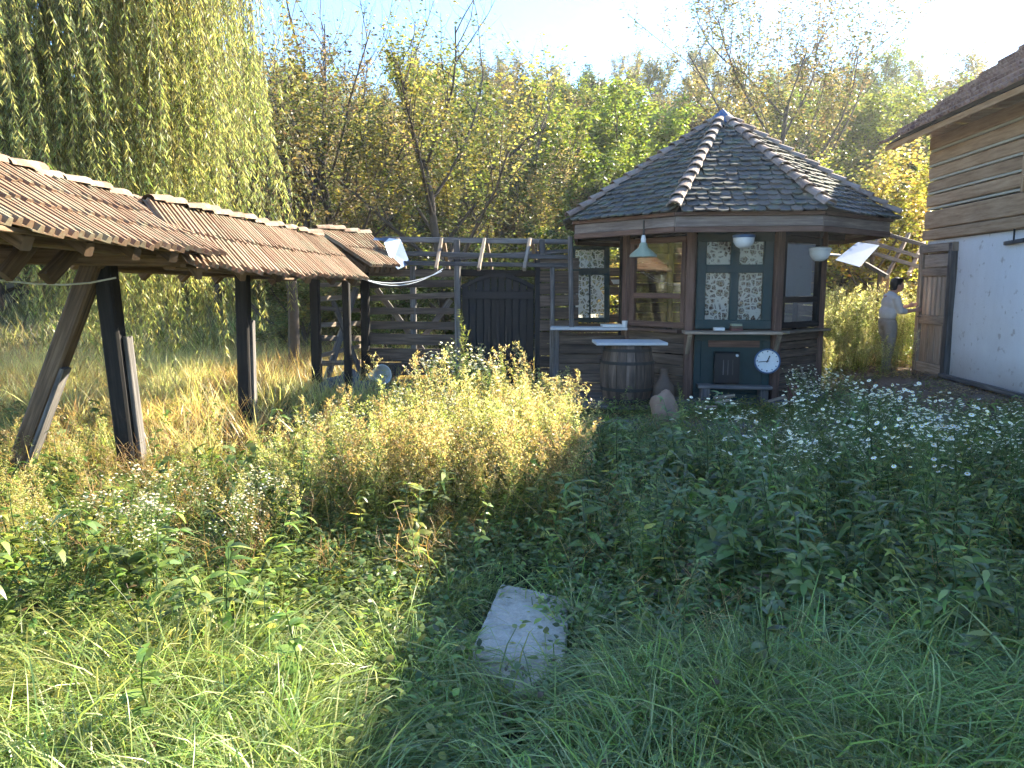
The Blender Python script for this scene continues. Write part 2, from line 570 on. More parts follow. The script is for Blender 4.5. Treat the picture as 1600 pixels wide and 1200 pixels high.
def cap_tile(name, mat, r=.10, L=.36, th=.016):
    """half-round ridge tile along +Y, wider at its far end"""
    mb = MB(); n = 7
    def ring(y, rr):
        return [(rr * math.cos(math.pi * k / n), y, rr * .75 * math.sin(math.pi * k / n)) for k in range(n + 1)]
    A, B = ring(0, r * .86), ring(L, r * 1.1)
    C = ring(L, r * 1.1 - th)
    for k in range(n):
        mb.face([A[k], A[k+1], B[k+1], B[k]])
        mb.face([B[k], B[k+1], C[k+1], C[k]])
    return mb.mesh(name, mat, smooth=True)

def frame_mat(origin, xdir, ydir, sx=1.0, roll=0.0):
    y = ydir.normalized()
    z = xdir.cross(y).normalized()
    if z.z < 0:
        z = -z
    x = y.cross(z)
    R = Matrix((x * sx, y, z)).transposed().to_4x4()
    R.translation = origin
    if roll:
        R = R @ Matrix.Rotation(roll, 4, 'Z')
    return R

def lay(parent, me, A, B, C, D, cols, rows, name='roof_tile', lift=.016, over=1.10, tw=.205, tl=.40, jit=.018, skip=None, sag=0.0):
    """tiles on the sloped quad ridge A-B, eave C-D"""
    A, B, C, D = map(V, (A, B, C, D))
    out = []
    for r in range(rows):
        for c in range(cols):
            if skip and skip(c, r):
                continue
            u = (c + .5) / cols
            top, bot = A.lerp(B, u), C.lerp(D, u)
            v = r / rows
            p = top.lerp(bot, v)
            p.z -= sag * math.sin(math.pi * u) * 1.0
            down = (bot - top)
            ac = A.lerp(C, v).lerp(B.lerp(D, v), 1) - A.lerp(C, v)
            n = ac.cross(down).normalized()
            if n.z < 0:
                n = -n
            exp = down.length / rows
            p = p + n * (.03 + random.uniform(0, .006)) + ac.normalized() * random.gauss(0, jit * .4) + down.normalized() * random.gauss(0, jit)
            dd = down.normalized() * exp * over + n * lift
            Mx = frame_mat(p, ac, dd, sx=ac.length / cols / tw * 1.0, roll=random.gauss(0, jit * .8))
            Mx = Mx @ Matrix.Diagonal((1, exp * over / tl, 1, 1))
            out.append(link(name, me, parent, M=Mx))
    return out

def ridge_line(parent, me, a, b, n, name='ridge_tile', L=.36, jit=.02, lift=.02, skip=()):
    a, b = V(a), V(b)
    step = (b - a) / n
    for i in range(n):
        if i in skip:
            continue
        p = a + step * i + V((random.gauss(0, jit), 0, random.gauss(0, jit * .4)))
        d = step * 1.12 + V((random.gauss(0, jit), 0, lift))
        Mx = frame_mat(p, d.cross(V((0, 0, 1))), d)
        Mx = Mx @ Matrix.Diagonal((1, step.length * 1.14 / L, 1, 1))
        link(name, me, parent, M=Mx)

# ------------------------------------------------------------------ left: tiled shelters on posts
RT = rib_tile('roof_tile', M['tile'], 3, th=.008)
CT = cap_tile('ridge_tile', M['ridge'], .075)

def shelter(label, A, B, C, D, cols, rows, rcols, posts, name='tiled_shelter'):
    """A-B ridge (left, right), C-D visible eave; the hidden slope mirrors the visible one"""
    A, B, C, D = map(V, (A, B, C, D))
    t = thing(name, label, 'shelter', (A.x, (A.y + B.y) / 2, 0), 'tiled shelters in a row')
    # other slope
    C2, D2 = 2 * A - C, 2 * B - D
    C2.z, D2.z = C.z, D.z
    C2.y, D2.y = A.y + (A.y - C.y) * .2, B.y + (B.y - D.y) * .2
    lay(t, RT, A, B, C, D, cols, rows, sag=.02)
    lay(t, RT, A, B, C2, D2, cols, rows)
    up = V((0, 0, .03))
    ridge_line(t, CT, A + up, B + up, rcols, jit=.025)
    # rafters, battens, purlins
    for i in range(6):
        u = (i + .3) / 5.6
        r0 = A.lerp(B, u)
        for e0, e1 in ((C, D), (C2, D2)):
            e = e0.lerp(e1, u)
            dz = V((0, 0, -.07))
            MB().beam(r0 + dz, e + dz + (e - r0) * -.03, .06, .085, wob=.15).build('rafter', M['wood_brown'], t)
    for k in range(rows + 1):
        f = min(.97, k / rows + .02)
        for e0, e1 in ((C, D), (C2, D2)):
            MB().beam(A.lerp(e0, f) + V((0, 0, -.012)), B.lerp(e1, f) + V((0, 0, -.012)), .045, .026).build('batten', M['wood_brown'], t)
    for e0, e1, f in ((C, D, .62), (C2, D2, .62)):
        MB().beam(A.lerp(e0, f) + V((0, 0, -.17)), B.lerp(e1, f) + V((0, 0, -.17)), .11, .12, wob=.1).build('purlin', M['wood_brown'], t)
    MB().beam(A + V((0, 0, -.2)), B + V((0, 0, -.2)), .12, .13).build('ridge_beam', M['wood_brown'], t)
    for (a, b, w, mt, nm) in posts:
        MB().beam(a, b, w, w, up=(0, 1, 0), wob=.08).build(nm, M[mt], t)
    return t

A1, B1 = P(0, 262, 4.9), P(240, 326, 7.3)
C1, D1 = P(0, 357, 3.5), P(332, 398, 6.35)
d_r, d_e = (A1 - B1).normalized(), (C1 - D1).normalized()
A1x, C1x = A1 + d_r * 2.0, C1 + d_e * .55
pb = P(208, 757, 6.25); pb.z = -.1
pt = P(163, 405, 5.98)
bb = P(12, 762, 6.2); bb.z = -.1
bt = P(158, 380, 5.9)
sh1 = shelter('tiled shelter nearest the camera at left, ribbed terracotta roof on leaning posts', A1x, B1, C1x, D1, 19, 3, 13,
        [(pb, pt, .15, 'wood_dark', 'post'), (bb, bt, .14, 'wood_brown', 'brace'),
         (V((-3.1, 3.4, -.1)), V((-3.15, 3.4, 2.2)), .15, 'wood_dark', 'post')])
# tie beams and knee braces under the near roof
MB().beam(P(-60, 398, 5.2), P(300, 404, 6.1), .10, .13, wob=.1).build('tie_beam', M['wood_brown'], sh1)
MB().beam(P(60, 366, 5.4), P(6, 432, 5.2), .08, .10).build('knee_brace', M['wood_brown'], sh1)
MB().beam(P(120, 385, 5.5), P(72, 436, 5.3), .09, .1).build('knee_brace', M['wood_brown'], sh1)
MB().beam(P(165, 390, 6.0), P(298, 408, 6.5), .08, .09).build('tie_beam', M['wood_brown'], sh1)
MB().beam(P(150, 410, 5.9), P(190, 378, 5.9), .1, .13).build('post_cap', M['wood_brown'], sh1)
# grey strips painting in the sunlit edge of the leaning post and brace
q0, q1 = pb.lerp(pt, 0.02), pb.lerp(pt, .68)
MB().beam(q0 + V((.094, .03, 0)), q1 + V((.094, .03, 0)), .035, .10, up=(0, 1, 0)).build('post_lit_edge', M['wood_grey'], sh1)
q0, q1 = bb.lerp(bt, 0.02), bb.lerp(bt, .52)
MB().beam(q0 + V((.1, -.03, 0)), q1 + V((.1, -.03, 0)), .035, .11, up=(0, 1, 0)).build('brace_lit_edge', M['wood_grey'], sh1)

A2, B2 = P(225, 318, 6.6), P(499, 373, 10.0)
C2_, D2_ = P(288, 416, 5.75), P(565, 436, 9.7)
p2b = P(386, 680, 8.25); p2b.z = -.1
p2t = P(378, 400, 8.1)
sh2 = shelter('middle tiled shelter of the row at left, low terracotta roof behind the nearest one', A2, B2, C2_, D2_, 22, 2, 14,
        [(p2b, p2t, .135, 'wood_dark', 'post'), (P(545, 610, 10.0), P(540, 430, 10.0), .09, 'wood_dark', 'post')])
q0, q1 = p2b.lerp(p2t, 0.02), p2b.lerp(p2t, .66)
MB().beam(q0 + V((.082, .03, 0)), q1 + V((.082, .03, 0)), .03, .09, up=(0, 1, 0)).build('post_lit_edge', M['wood_grey'], sh2)  # lighter strip stands in for this post's sunlit edge

A3, B3 = P(489, 361, 10.7), P(576, 370, 11.6)
C3_, D3_ = P(573, 416, 10.25), P(617, 416, 10.9)
p3b = P(497, 640, 10.5); p3b.z = -.1
sh3 = shelter('smallest tiled shelter of the row, short roof at the corner of the slatted fence', A3, B3, C3_, D3_, 6, 2, 4,
        [(p3b, P(490, 385, 10.6), .13, 'wood_dark', 'post'), (P(572, 600, 11.3), P(570, 400, 11.3), .13, 'wood_dark', 'post')])

# bent metal sheet by the little roof
mb = MB()
s = [P(608, 372, 11.2), P(626, 374, 11.3), P(618, 398, 11.1), P(612, 412, 10.9), P(641, 412, 11.2), P(622, 421, 10.9)]
mb.face([s[0], P(600, 379, 11.0), s[3], s[2], s[1]])
mb.face([s[1], s[2], s[3], s[5], s[4]])
mb.face([P(585, 371, 11.3), P(583, 375, 11.2), P(604, 376, 11.2), s[0]])
o = mb.build('metal_sheet', M['metal'])
so = o.modifiers.new('thick', 'SOLIDIFY'); so.thickness = .004
tag(o, 'small bent bluish metal sheet at the end of the corner shelter roof', 'metal sheet')

# cables
def cable(pts_px, label, r=.006):
    mb = MB(); mb.tube([P(*q) for q in pts_px], r, 6)
    o = mb.build('cable', M['cable'], smooth=True)
    tag(o, label, 'cable')
cable([(-60, 431, 5.0), (0, 438, 5.3), (50, 443, 5.5), (100, 445, 5.7), (140, 442, 5.8), (181, 434, 5.95)], 'white cable sagging between the nearest shelter and its leaning post', .007)
def sag(a, b, s, n=10):
    return [(a[0] + (b[0]-a[0])*i/n, a[1] + (b[1]-a[1])*i/n + s*4*(i/n)*(1-i/n), a[2] + (b[2]-a[2])*i/n) for i in range(n + 1)]
cable(sag((560, 434, 9.9), (690, 424, 10.6), 13), 'upper of two white cables sagging in front of the slatted fence', .007)
cable(sag((556, 430, 9.8), (692, 420, 10.7), 21), 'lower of two white cables sagging in front of the slatted fence', .007)

# ------------------------------------------------------------------ fence, gate, skeleton roof
fe = thing('slatted_fence', 'weathered horizontal board fence with crossed braces left of the dark gate', 'fence', P(640, 590, 11.4))
FY = 11.45
f0, f1 = pxz(577, FY, 0), pxz(716, FY + .1, 0)
zs = [(.08, .22), (.34, .19), (.56, .2), (.80, .17), (1.0, .12), (1.22, .1), (1.42, .09), (1.62, .11), (1.78, .1)]
for z, h in zs:
    MB().beam(f0 + V((-.05, random.uniform(-.02, .02), z + random.gauss(0, .012))), f1 + V((.02, random.uniform(-.02, .02), z + random.gauss(0, .02))), .028, h, wob=.08).build('slat', M['log'], fe)
for a, b in (((588, 452), (694, 592)), ((705, 468), (612, 594))):
    MB().beam(P(*a, 11.62), P(*b, 11.62), .03, .09).build('cross_brace', M['wood_grey'], fe)
for x in (648, 716):
    q = pxz(x, FY + .09, 0)
    MB().beam(q + V((0, 0, -.1)), q + V((0, 0, 1.9)), .09, .09, up=(0, 1, 0)).build('post', M['wood_grey'], fe)

fe2 = thing('slatted_fence', 'short board fence with slats coloured pale for sunlight between two black posts beside the grey rubble', 'fence', P(535, 590, 11.0))
g0, g1 = pxz(503, 10.75, 0), pxz(570, 11.5, 0)
for z, h in ((.3, .06), (.48, .07), (.66, .06), (.86, .08), (1.06, .07), (1.26, .06), (1.45, .07), (1.62, .06)):
    MB().beam(g0 + V((0, 0, z + random.gauss(0, .02))), g1 + V((0, 0, z + random.gauss(0, .03))), .03, h, wob=.1).build('slat', M['wood_pale'], fe2)  # pale wood tone carries the sunlight on these slats
MB().beam(P(508, 600, 10.95), P(556, 450, 11.2), .04, .10).build('cross_brace', M['wood_grey'], fe2)
MB().beam(P(520, 470, 10.95), P(566, 590, 11.3), .04, .07).build('cross_brace', M['wood_grey'], fe2)

gt = thing('wooden_gate', 'blackened double plank gate with a peaked top', 'gate', pxz(778, 11.6, 0))
GY = 11.62
xa, xb = pxz(722, GY, 1).x, pxz(834, GY, 1).x
nb = 10
for i in range(nb):
    x0, x1 = xa + (xb - xa) * i / nb, xa + (xb - xa) * (i + 1) / nb
    xm = (x0 + x1) / 2
    f = abs((xm - xa) / (xb - xa) - .5) * 2
    top = 1.80 - .20 * f ** 1.6
    MB().beam((xm, GY, .03), (xm, GY, top), x1 - x0 - .008, .035, up=(0, 1, 0)).build('plank', M['gate'], gt)
MB().beam((xa, GY + .03, .8), (xb, GY + .03, .8), .02, 1.5).build('gap_blocker', M['gate'], gt)  # added sheet, blocks bright gaps so the gate reads solid dark
for z, w in ((.35, .1), (1.46, .11)):
    MB().beam((xa + .02, GY - .035, z), (xb - .02, GY - .035, z), .03, w).build('rail', M['gate'], gt)
for k in range(5):
    u0, u1 = k / 5, (k + 1) / 5
    zf = lambda u: 1.83 - .20 * (abs(u - .5) * 2) ** 1.6
    MB().beam((xa + (xb - xa) * u0, GY - .034, zf(u0) - .05), (xa + (xb - xa) * u1, GY - .034, zf(u1) - .05), .035, .06).build('top_trim', M['gate'], gt)
MB().beam(((xa + xb) / 2, GY - .04, .05), ((xa + xb) / 2, GY - .04, 1.38), .05, .03, up=(0, 1, 0)).build('meeting_strip', M['gate'], gt)
for s in (-.13, .13):
    MB().beam(((xa + xb) / 2 + s, GY - .04, .75), ((xa + xb) / 2 + s, GY - .04, .98), .03, .03, up=(0, 1, 0)).build('handle', M['iron'], gt)
for x in (xa - .06, xb + .06):
    MB().beam((x, GY, -.1), (x, GY, 2.0), .10, .11, up=(0, 1, 0)).build('post', M['gate'], gt)

# bare roof frame over gate and fence
rf = thing('roof_frame', 'bare unroofed timber rails and rafters above the gate and fence', 'roof frame', pxz(740, 11.6, 0))
def rail(a, b, w, h, nm='rail', m='wood_grey'):
    MB().beam(a, b, w, h, wob=.12).build(nm, M[m], rf)
rail(P(598, 374, 11.7), P(892, 378, 11.7), .07, .08, 'ridge_pole')
rail(P(625, 396, 11.35), P(893, 402, 11.35), .05, .07)
rail(P(632, 411, 11.15), P(893, 415, 11.15), .05, .06)
rail(P(700, 404, 12.1), P(890, 392, 12.1), .05, .06)
rail(P(600, 425, 11.5), P(890, 428, 11.6), .09, .1, 'wall_plate', 'wood_dark')
for x in (622, 690, 757, 828):
    MB().beam(P(x, 374, 11.66), P(x - 9, 421, 10.98), .05, .06).build('rafter', M['wood_pale'], rf)
    MB().beam(P(x + 3, 374, 11.75), P(x + 11, 421, 12.4), .05, .06).build('rafter', M['wood_pale'], rf)
for x in (846, 716):
    q = pxz(x, 11.72, 0)
    MB().beam(q + V((0, 0, 1.85)), q + V((0, 0, 2.3)), .09, .09, up=(0, 1, 0)).build('upright', M['wood_grey'], rf)

# narrow plank wall right of the gate
pw = thing('plank_wall', 'narrow grey plank wall between the dark gate and the kiosk bar', 'wall', pxz(853, 11.5, 0))
w0, w1 = pxz(843, 11.55, 0), pxz(902, 11.62, 0)
for k in range(11):
    z = .08 + k * .185
    MB().beam(w0 + V((0, random.uniform(-.015, .015), z)), w1 + V((0, random.uniform(-.015, .015), z + random.gauss(0, .01))), .03, .172, wob=.05).build('plank', M['log'], pw)
q = pxz(862, 11.3, 0)
MB().tube([q + V((0, 0, 0)), q + V((0, 0, 1.9))], .035, 8).build('post', M['wood_grey'], pw)

# ------------------------------------------------------------------ kiosk
KC = V((3.06, 11.4, 0)); KR = 2.25; PH = -28
ki = thing('octagonal_kiosk', 'octagonal wooden kiosk with mossy tiled pointed roof and green window frames', 'kiosk', KC)
def oc(r, k, z):
    a = math.radians(PH + 45 * k)
    return KC + V((r * math.sin(a), -r * math.cos(a), z))
EZ, AZ = 2.50, 4.02
APEX = KC + V((0, 0, AZ))
# roof deck (boards under the tiles)
mb = MB()
for k in range(8):
    a, b = oc(KR, k, EZ), oc(KR, k + 1, EZ)
    mb.face([a, b, APEX])
roof = mb.build('roof', M['wood_dark'], ki)
sd = roof.modifiers.new('thick', 'SOLIDIFY'); sd.thickness = .03; sd.offset = -1
ST = flat_tile('roof_tile', M['slate'], .140)
n_obj = 0
rest = MB()
def kiosk_face(k, as_objects):
    global n_obj
    a, b = oc(KR + .06, k, EZ + .005), oc(KR + .06, k + 1, EZ + .005)
    mid = (a + b) / 2
    top = APEX + V((0, 0, .005))
    down = mid - top
    rows, tw = 21, .142
    exp = down.length / rows
    ac = (b - a)
    n = ac.cross(down).normalized()
    if n.z < 0: n = -n
    acn, dn = ac.normalized(), down.normalized()
    for r in range(1, rows + 1):
        half = ac.length / 2 * min(1, (r + .25) / rows)
        cnt = int(2 * half / tw) + 2
        for c in range(cnt):
            x = (c - (cnt - 1) / 2) * tw + (tw * .5 if r % 2 else 0) - tw * .25
            if abs(x) > half - .035:
                continue
            p = top + dn * exp * (r - .75) + acn * (x + random.gauss(0, .004)) + n * (.022 + random.uniform(0, .006))
            d = dn * exp * 1.75 + n * random.uniform(.03, .055)
            Mx = frame_mat(p, acn, d, .97, random.gauss(0, .05)) @ Matrix.Diagonal((1, exp * 1.75 / .28, 1, 1))
            if as_objects and n_obj < 296:
                link('roof_tile', ST, roof, M=Mx)
                n_obj += 1
            else:
                o_ = len(rest.v)
                rest.v += [Mx @ v.co for v in ST.vertices]
                for pl in ST.polygons:
                    rest.f.append([o_ + i for i in pl.vertices])
                    rest.uv += [(0, 0)] * len(pl.vertices)
for k in (0, 1, 7):
    kiosk_face(k, True)
for k in (2, 3, 4, 5, 6):
    kiosk_face(k, False)
o = rest.build('roof_tiles', M['slate'], roof)
o['kind'] = 'stuff'
HT = cap_tile('hip_tile', M['slateridge'], .085, .34)
for k in range(8):
    a, b = APEX + V((0, 0, .03)), oc(KR + .07, k, EZ + .07)
    L = b - a
    nst = 13 if k in (0, 1, 2, 7) else 9
    for i in range(nst):
        p = a + L * ((i + .35) / (nst + .2))
        d = L / nst * 1.25 + V((0, 0, .035))
        Mx = frame_mat(p, d.cross(V((0, 0, 1))), d, 1.0, random.gauss(0, .05)) @ Matrix.Diagonal((1, d.length / .34, 1, 1))
        link('hip_tile', HT, roof, M=Mx)
mb = MB()
cp = [APEX + V((.30 * math.sin(math.radians(PH + 45*k)), -.30 * math.cos(math.radians(PH + 45*k)), -.10)) for k in range(8)]
for k in range(8):
    mb.face([cp[k], cp[(k + 1) % 8], APEX + V((0, 0, .14))])
mb.build('roof_cap', M['metal'], roof)
# fascia boards: trim, wide board, lower trim
for k in range(8):
    for (r, z0, z1, w, m) in ((KR + .045, 2.45, 2.495, .05, 'wood_red'), (KR + .02, 2.325, 2.446, .03, 'fascia'), (KR + .025, 2.255, 2.322, .04, 'wood_red')):
        if k in (2, 3, 4, 5) and m == 'wood_red' and z0 > 2.4:
            continue
        a, b = oc(r, k, (z0 + z1) / 2), oc(r, k + 1, (z0 + z1) / 2)
        MB().beam(a, b, w, z1 - z0, wob=.04).build('fascia_board', M[m], ki)
    # soffit rafter
    MB().beam(oc(1.3, k, 2.36), oc(KR, k, 2.36), .07, .1).build('soffit_beam', M['wood_dark'], ki)
# ceiling
mb = MB(); mb.face([oc(KR - .02, k, 2.425) for k in range(8)]); mb.build('ceiling', M['wood_dark'], ki)

BR = 1.46
BC = [None] * 8
for k in range(8):
    BC[k] = oc(BR, k, 0)                     # 0: px~1080, 1: ~1215, 2: ~1283, 7: ~985
SILL = 1.0
def face_frame(k):
    a, b = BC[k], BC[(k + 1) % 8]
    u = (b - a).normalized()
    n = V((u.y, -u.x, 0))
    if n.dot(a - KC) < 0: n = -n
    return a, b, u, n, (b - a).length
def fp(k, s, z, off=0.0):
    """point on wall face k, s metres from its first corner, height z"""
    a, b, u, n, L = face_frame(k)
    return a + u * s + n * off + V((0, 0, z))
def planks(k, z0, z1, cnt, parent=ki, m='log', thick=.04):
    a, b, u, n, L = face_frame(k)
    h = (z1 - z0) / cnt
    for i in range(cnt):
        z = z0 + h * (i + .5)
        off = random.uniform(-.012, .012)
        MB().beam(fp(k, .02, z, off), fp(k, L - .02, z + random.gauss(0, .004), off), thick, h - .012, wob=.04).build('wall_plank', M[m], parent)
for k in range(8):
    MB().beam(BC[k] + V((0, 0, 0)), BC[k] + V((0, 0, 2.42)), .12, .12, up=V((KC - BC[k]).to_tuple()), wob=.03).build('corner_post', M['wood_red' if k in (7, 0, 1, 2) else 'wood_dark'], ki)
planks(7, .1, .97, 6)
planks(1, .1, .97, 8)
for k in (2, 3, 4, 6):
    planks(k, .1, 1.0, 6)
for k in (2, 3, 4, 5):
    planks(k, 1.0, 2.3, 8)
planks(5, .1, 1.0, 6)
# floor slab
mb = MB(); mb.prism([oc(1.62, k, -.08) for k in range(8)], [oc(1.62, k, .085) for k in range(8)]); mb.build('plinth', M['stone'], ki)

def window(k, s0, s1, z0, z1, fm, fw=.06, vbars=(), hbars=(), curtain=None, off=0.0, name='window'):
    a, b, u, n, L = face_frame(k)
    w = MB()
    w.beam(fp(k, s0, z0 + fw/2, off), fp(k, s1, z0 + fw/2, off), .07, fw)
    win = w.build(name, M[fm], ki)
    MB().beam(fp(k, s0, z1 - fw/2, off), fp(k, s1, z1 - fw/2, off), .07, fw).build('frame_bar', M[fm], win)
    for s in (s0 + fw/2, s1 - fw/2):
        MB().beam(fp(k, s, z0 + fw, off), fp(k, s, z1 - fw, off), fw, .07, up=n).build('frame_bar', M[fm], win)
    ss = [s0 + fw] + sorted(vbars) + [s1 - fw]
    zz = [z0 + fw] + sorted(hbars) + [z1 - fw]
    for z in hbars:
        MB().beam(fp(k, s0 + fw, z, off), fp(k, s1 - fw, z, off), .06, .11 if curtain else .075).build('frame_bar', M[fm], win)
    for s in vbars:
        MB().beam(fp(k, s, z0 + fw, off), fp(k, s, z1 - fw, off), .11, .058, up=n).build('frame_bar', M[fm], win)
    for i in range(len(ss) - 1):
        for j in range(len(zz) - 1):
            p = [fp(k, ss[i], zz[j], off), fp(k, ss[i+1], zz[j], off), fp(k, ss[i+1], zz[j+1], off), fp(k, ss[i], zz[j+1], off)]
            g = MB(); g.face(p); g.build('pane', M['glass_dull' if curtain else 'glass'], win)
            if curtain:
                c = MB()
                q = [pt - n * .05 for pt in p]
                c.face(q, [(0 + i * 3, j * 3), (ss[i+1] - ss[i] + i * 3, j * 3), (ss[i+1] - ss[i] + i * 3, zz[j+1] - zz[j] + j * 3), (i * 3, zz[j+1] - zz[j] + j * 3)])
                c.build('curtain', M[curtain], win)
    return win
L8 = face_frame(0)[4]
window(7, .07, L8 - .07, 1.04, 2.26, 'wood_red', .075, (), (1.47,))
window(0, .07, L8 - .07, 1.04, 2.30, 'greenframe', .12, (L8 / 2,), (1.83,), 'lace')
window(1, .07, L8 - .07, 1.04, 2.26, 'wood_dark', .08, (), (1.42,))
# heads above the windows
for k in (7, 0, 1):
    MB().beam(fp(k, .02, 2.345), fp(k, L8 - .02, 2.345), .05, .14).build('head_board', M['wood_dark'], ki)
# grey sheet added behind the right window, coloured as the pane's reflection
c = MB(); c.face([fp(1, .16, 1.47, -.06), fp(1, L8 - .16, 1.47, -.06), fp(1, L8 - .16, 2.16, -.06), fp(1, .16, 2.16, -.06)])
c.build('reflection_sheet', plain('painted_reflection', (.30, .34, .33), .8, 0, .2), ki)
# green apron panel below the lace window
MB().beam(fp(0, .07, .54, -.01), fp(0, L8 - .07, .54, -.01), .03, .86).build('apron_panel', M['greenpanel'], ki)
for z in (.13, .93):
    MB().beam(fp(0, .07, z, .02), fp(0, L8 - .07, z, .02), .035, .09).build('apron_rail', M['greenframe'], ki)
for s in (.11, L8 - .11):
    MB().beam(fp(0, s, .18, .02), fp(0, s, .88, .02), .09, .034, up=face_frame(0)[3]).build('apron_stile', M['greenframe'], ki)
MB().beam(fp(0, .25, .84, .012), fp(0, L8 - .2, .84, .012), .02, .09).build('apron_slat', M['wood_red'], ki)
# counter shelf of the front with brackets
MB().beam(fp(0, -.10, SILL, .15), fp(0, L8 + .02, SILL, .15), .34, .035).build('counter_shelf', M['wood_pale'], ki)
for s in (-.03, L8 - .01):
    MB().beam(fp(0, s, .97, .28), fp(0, s, .70, .03), .05, .05).build('shelf_bracket', M['wood_pale'], ki)
    MB().beam(fp(0, s, .62, .04), fp(0, s, .98, .04), .05, .05, up=face_frame(0)[3]).build('shelf_bracket', M['wood_red'], ki)
MB().beam(fp(7, .0, SILL, .08), fp(7, L8 - .08, SILL, .08), .18, .032).build('counter_shelf', M['wood_red'], ki)
MB().beam(fp(1, .05, SILL, .08), fp(1, L8, SILL, .08), .2, .03).build('counter_shelf', M['wood_pale'], ki)

# bar wing on the left of the kiosk
c7 = BC[7]
ba = pxz(868, 11.0, 0); bbx = V((c7.x - .02, c7.y - .05, 0))
wing = thing('bar_counter', 'plank bar counter with a pale top joined to the left of the kiosk', 'bar counter', (ba + bbx) / 2)
for i in range(6):
    z = .13 + i * .14
    MB().beam(ba + V((0, random.uniform(-.015, .015), z)), bbx + V((0, random.uniform(-.015, .015), z)), .05, .13, wob=.05).build('plank', M['log'], wing)
MB().beam(ba + V((-.08, -.05, SILL)), bbx + V((0, -.05, SILL)), .36, .04).build('counter_top', M['board'], wing)
MB().beam(ba + V((0, 0, -.05)), ba + V((0, 0, .97)), .09, .09, up=(0, 1, 0)).build('leg', M['wood_grey'], wing)
MB().tube([pxz(893, 10.9, 1.02), pxz(891, 10.9, 2.3)], .035, 8).build('post', M['wood_grey'], wing)
# back wall of the wing with a lace window (open above)
bw = thing('lace_window_wall', 'plank screen with a green lace-curtained window seen behind the bar', 'window wall', pxz(925, 12.35, 0))
bwa, bwb = pxz(878, 12.35, 0), pxz(982, 12.45, 0)
def bwp(px, z, y=0.0):
    q = pxz(px, 12.4, z); q.y += y
    return q
for (x0, x1, z0, z1) in ((878, 984, .05, 1.0), (951, 984, 1.0, 1.9)):
    nn = int((z1 - z0) / .15)
    for i in range(nn):
        z = z0 + (i + .5) * (z1 - z0) / nn
        if .0 and i == 2: continue
        if x0 == 951 and 1 <= i <= 2: continue
        MB().beam(bwp(x0, z), bwp(x1, z), .03, (z1 - z0) / nn - .012).build('plank', M['wood_brown'], bw)
for z, h in ((1.05, .08), (1.83, .11), (2.21, .06)):
    MB().beam(bwp(896, z), bwp(951, z), .07, h).build('frame_bar', M['greenframe'], bw)
for x, w in ((896, .06), (948, .09), (921, .035)):
    MB().beam(bwp(x, 1.0, -.002), bwp(x, 2.23 if x != 921 else 1.8, -.002), w, .06, up=(0, 1, 0)).build('frame_bar', M['greenframe'], bw)
for (x0, x1, z0, z1) in ((899, 920, 1.09, 1.78), (922.5, 943.5, 1.09, 1.78), (899, 943.5, 1.89, 2.18)):
    p = [bwp(x0, z0), bwp(x1, z0), bwp(x1, z1), bwp(x0, z1)]
    g = MB(); g.face(p); g.build('pane', M['glass_dull'], bw)
    c = MB(); q = [v + V((0, -.04, 0)) for v in p]
    c.face(q, [(x0, z0), (x0 + (x1-x0)*.0105, z0), (x0 + (x1-x0)*.0105, z1), (x0, z1)]); c.build('curtain', M['lace'], bw)
# shelves with dishes beside the back window
wsh = thing('wall_shelf', 'two small shelves on the screen right of the lace window', 'shelf', bwp(965, 1.6, -.12))
for z in (1.62, 1.28):
    MB().beam(bwp(953, z, -.12), bwp(981, z, -.12), .16, .02).build('shelf_board', M['wood_red'], wsh)
def pot(name, c, prof, m, label, cat, n=20, group=None):
    o = MB().lathe(c, prof, n).build(name, M[m], smooth=True)
    return tag(o, label, cat, group)
pot('bowl', bwp(962, 1.632, -.12), [(.0, 0), (.05, 0), (.10, .07), (.094, .07), (.046, .012), (0, .012)], 'white', 'white bowl on the upper small shelf behind the bar', 'bowl')
pot('jar', bwp(973, 1.29, -.12), [(0, 0), (.045, 0), (.05, .09), (.035, .12), (.035, .14), (0, .14)], 'lampgreen', 'pale jar on the lower small shelf behind the bar', 'jar')
# things on the counters
cz = SILL + .022
pot('cup', pxz(976, 10.78, cz), [(0, 0), (.035, 0), (.042, .09), (.036, .09), (.03, .01), (0, .01)], 'white', 'white cup on the bar counter next to the kiosk post', 'cup')
mb = MB().box(pxz(958, 10.85, cz + .02), .34, .2, .035); tag(mb.build('tray', M['white']), 'flat white tray on the pale bar top', 'tray')
mb = MB().box(fp(0, .36, cz + .022, .14), .13, .09, .04); tag(mb.build('box', M['white']), 'small white box on the shelf under the lace window', 'box')
bk = thing('book_stack', 'short stack of books on the shelf under the lace window', 'books', fp(0, .58, cz, .14))
for i, m in enumerate(('red', 'clay', 'lampgreen')):
    MB().box(fp(0, .58, cz + .016 + i * .031, .14), .15 - i*.01, .11, .028).build('book', M[m], bk)

# deck boards in front of the bar
dk = thing('wooden_deck', 'low grey timber deck step below the bar counter and barrel', 'deck', V((1.2, 10.2, 0)))
for i in range(6):
    y = 9.55 + i * .21
    MB().beam(V((.45 + random.uniform(-.08, .05), y + .12, .07)), V((2.55 - i*.05, y - .1, .07)), .19, .05).build('deck_board', M['wood_grey'], dk)
for x in (.7, 1.5, 2.2):
    MB().beam(V((x, 9.6, .015)), V((x, 10.6, .015)), .08, .055).build('joist', M['wood_grey'], dk)

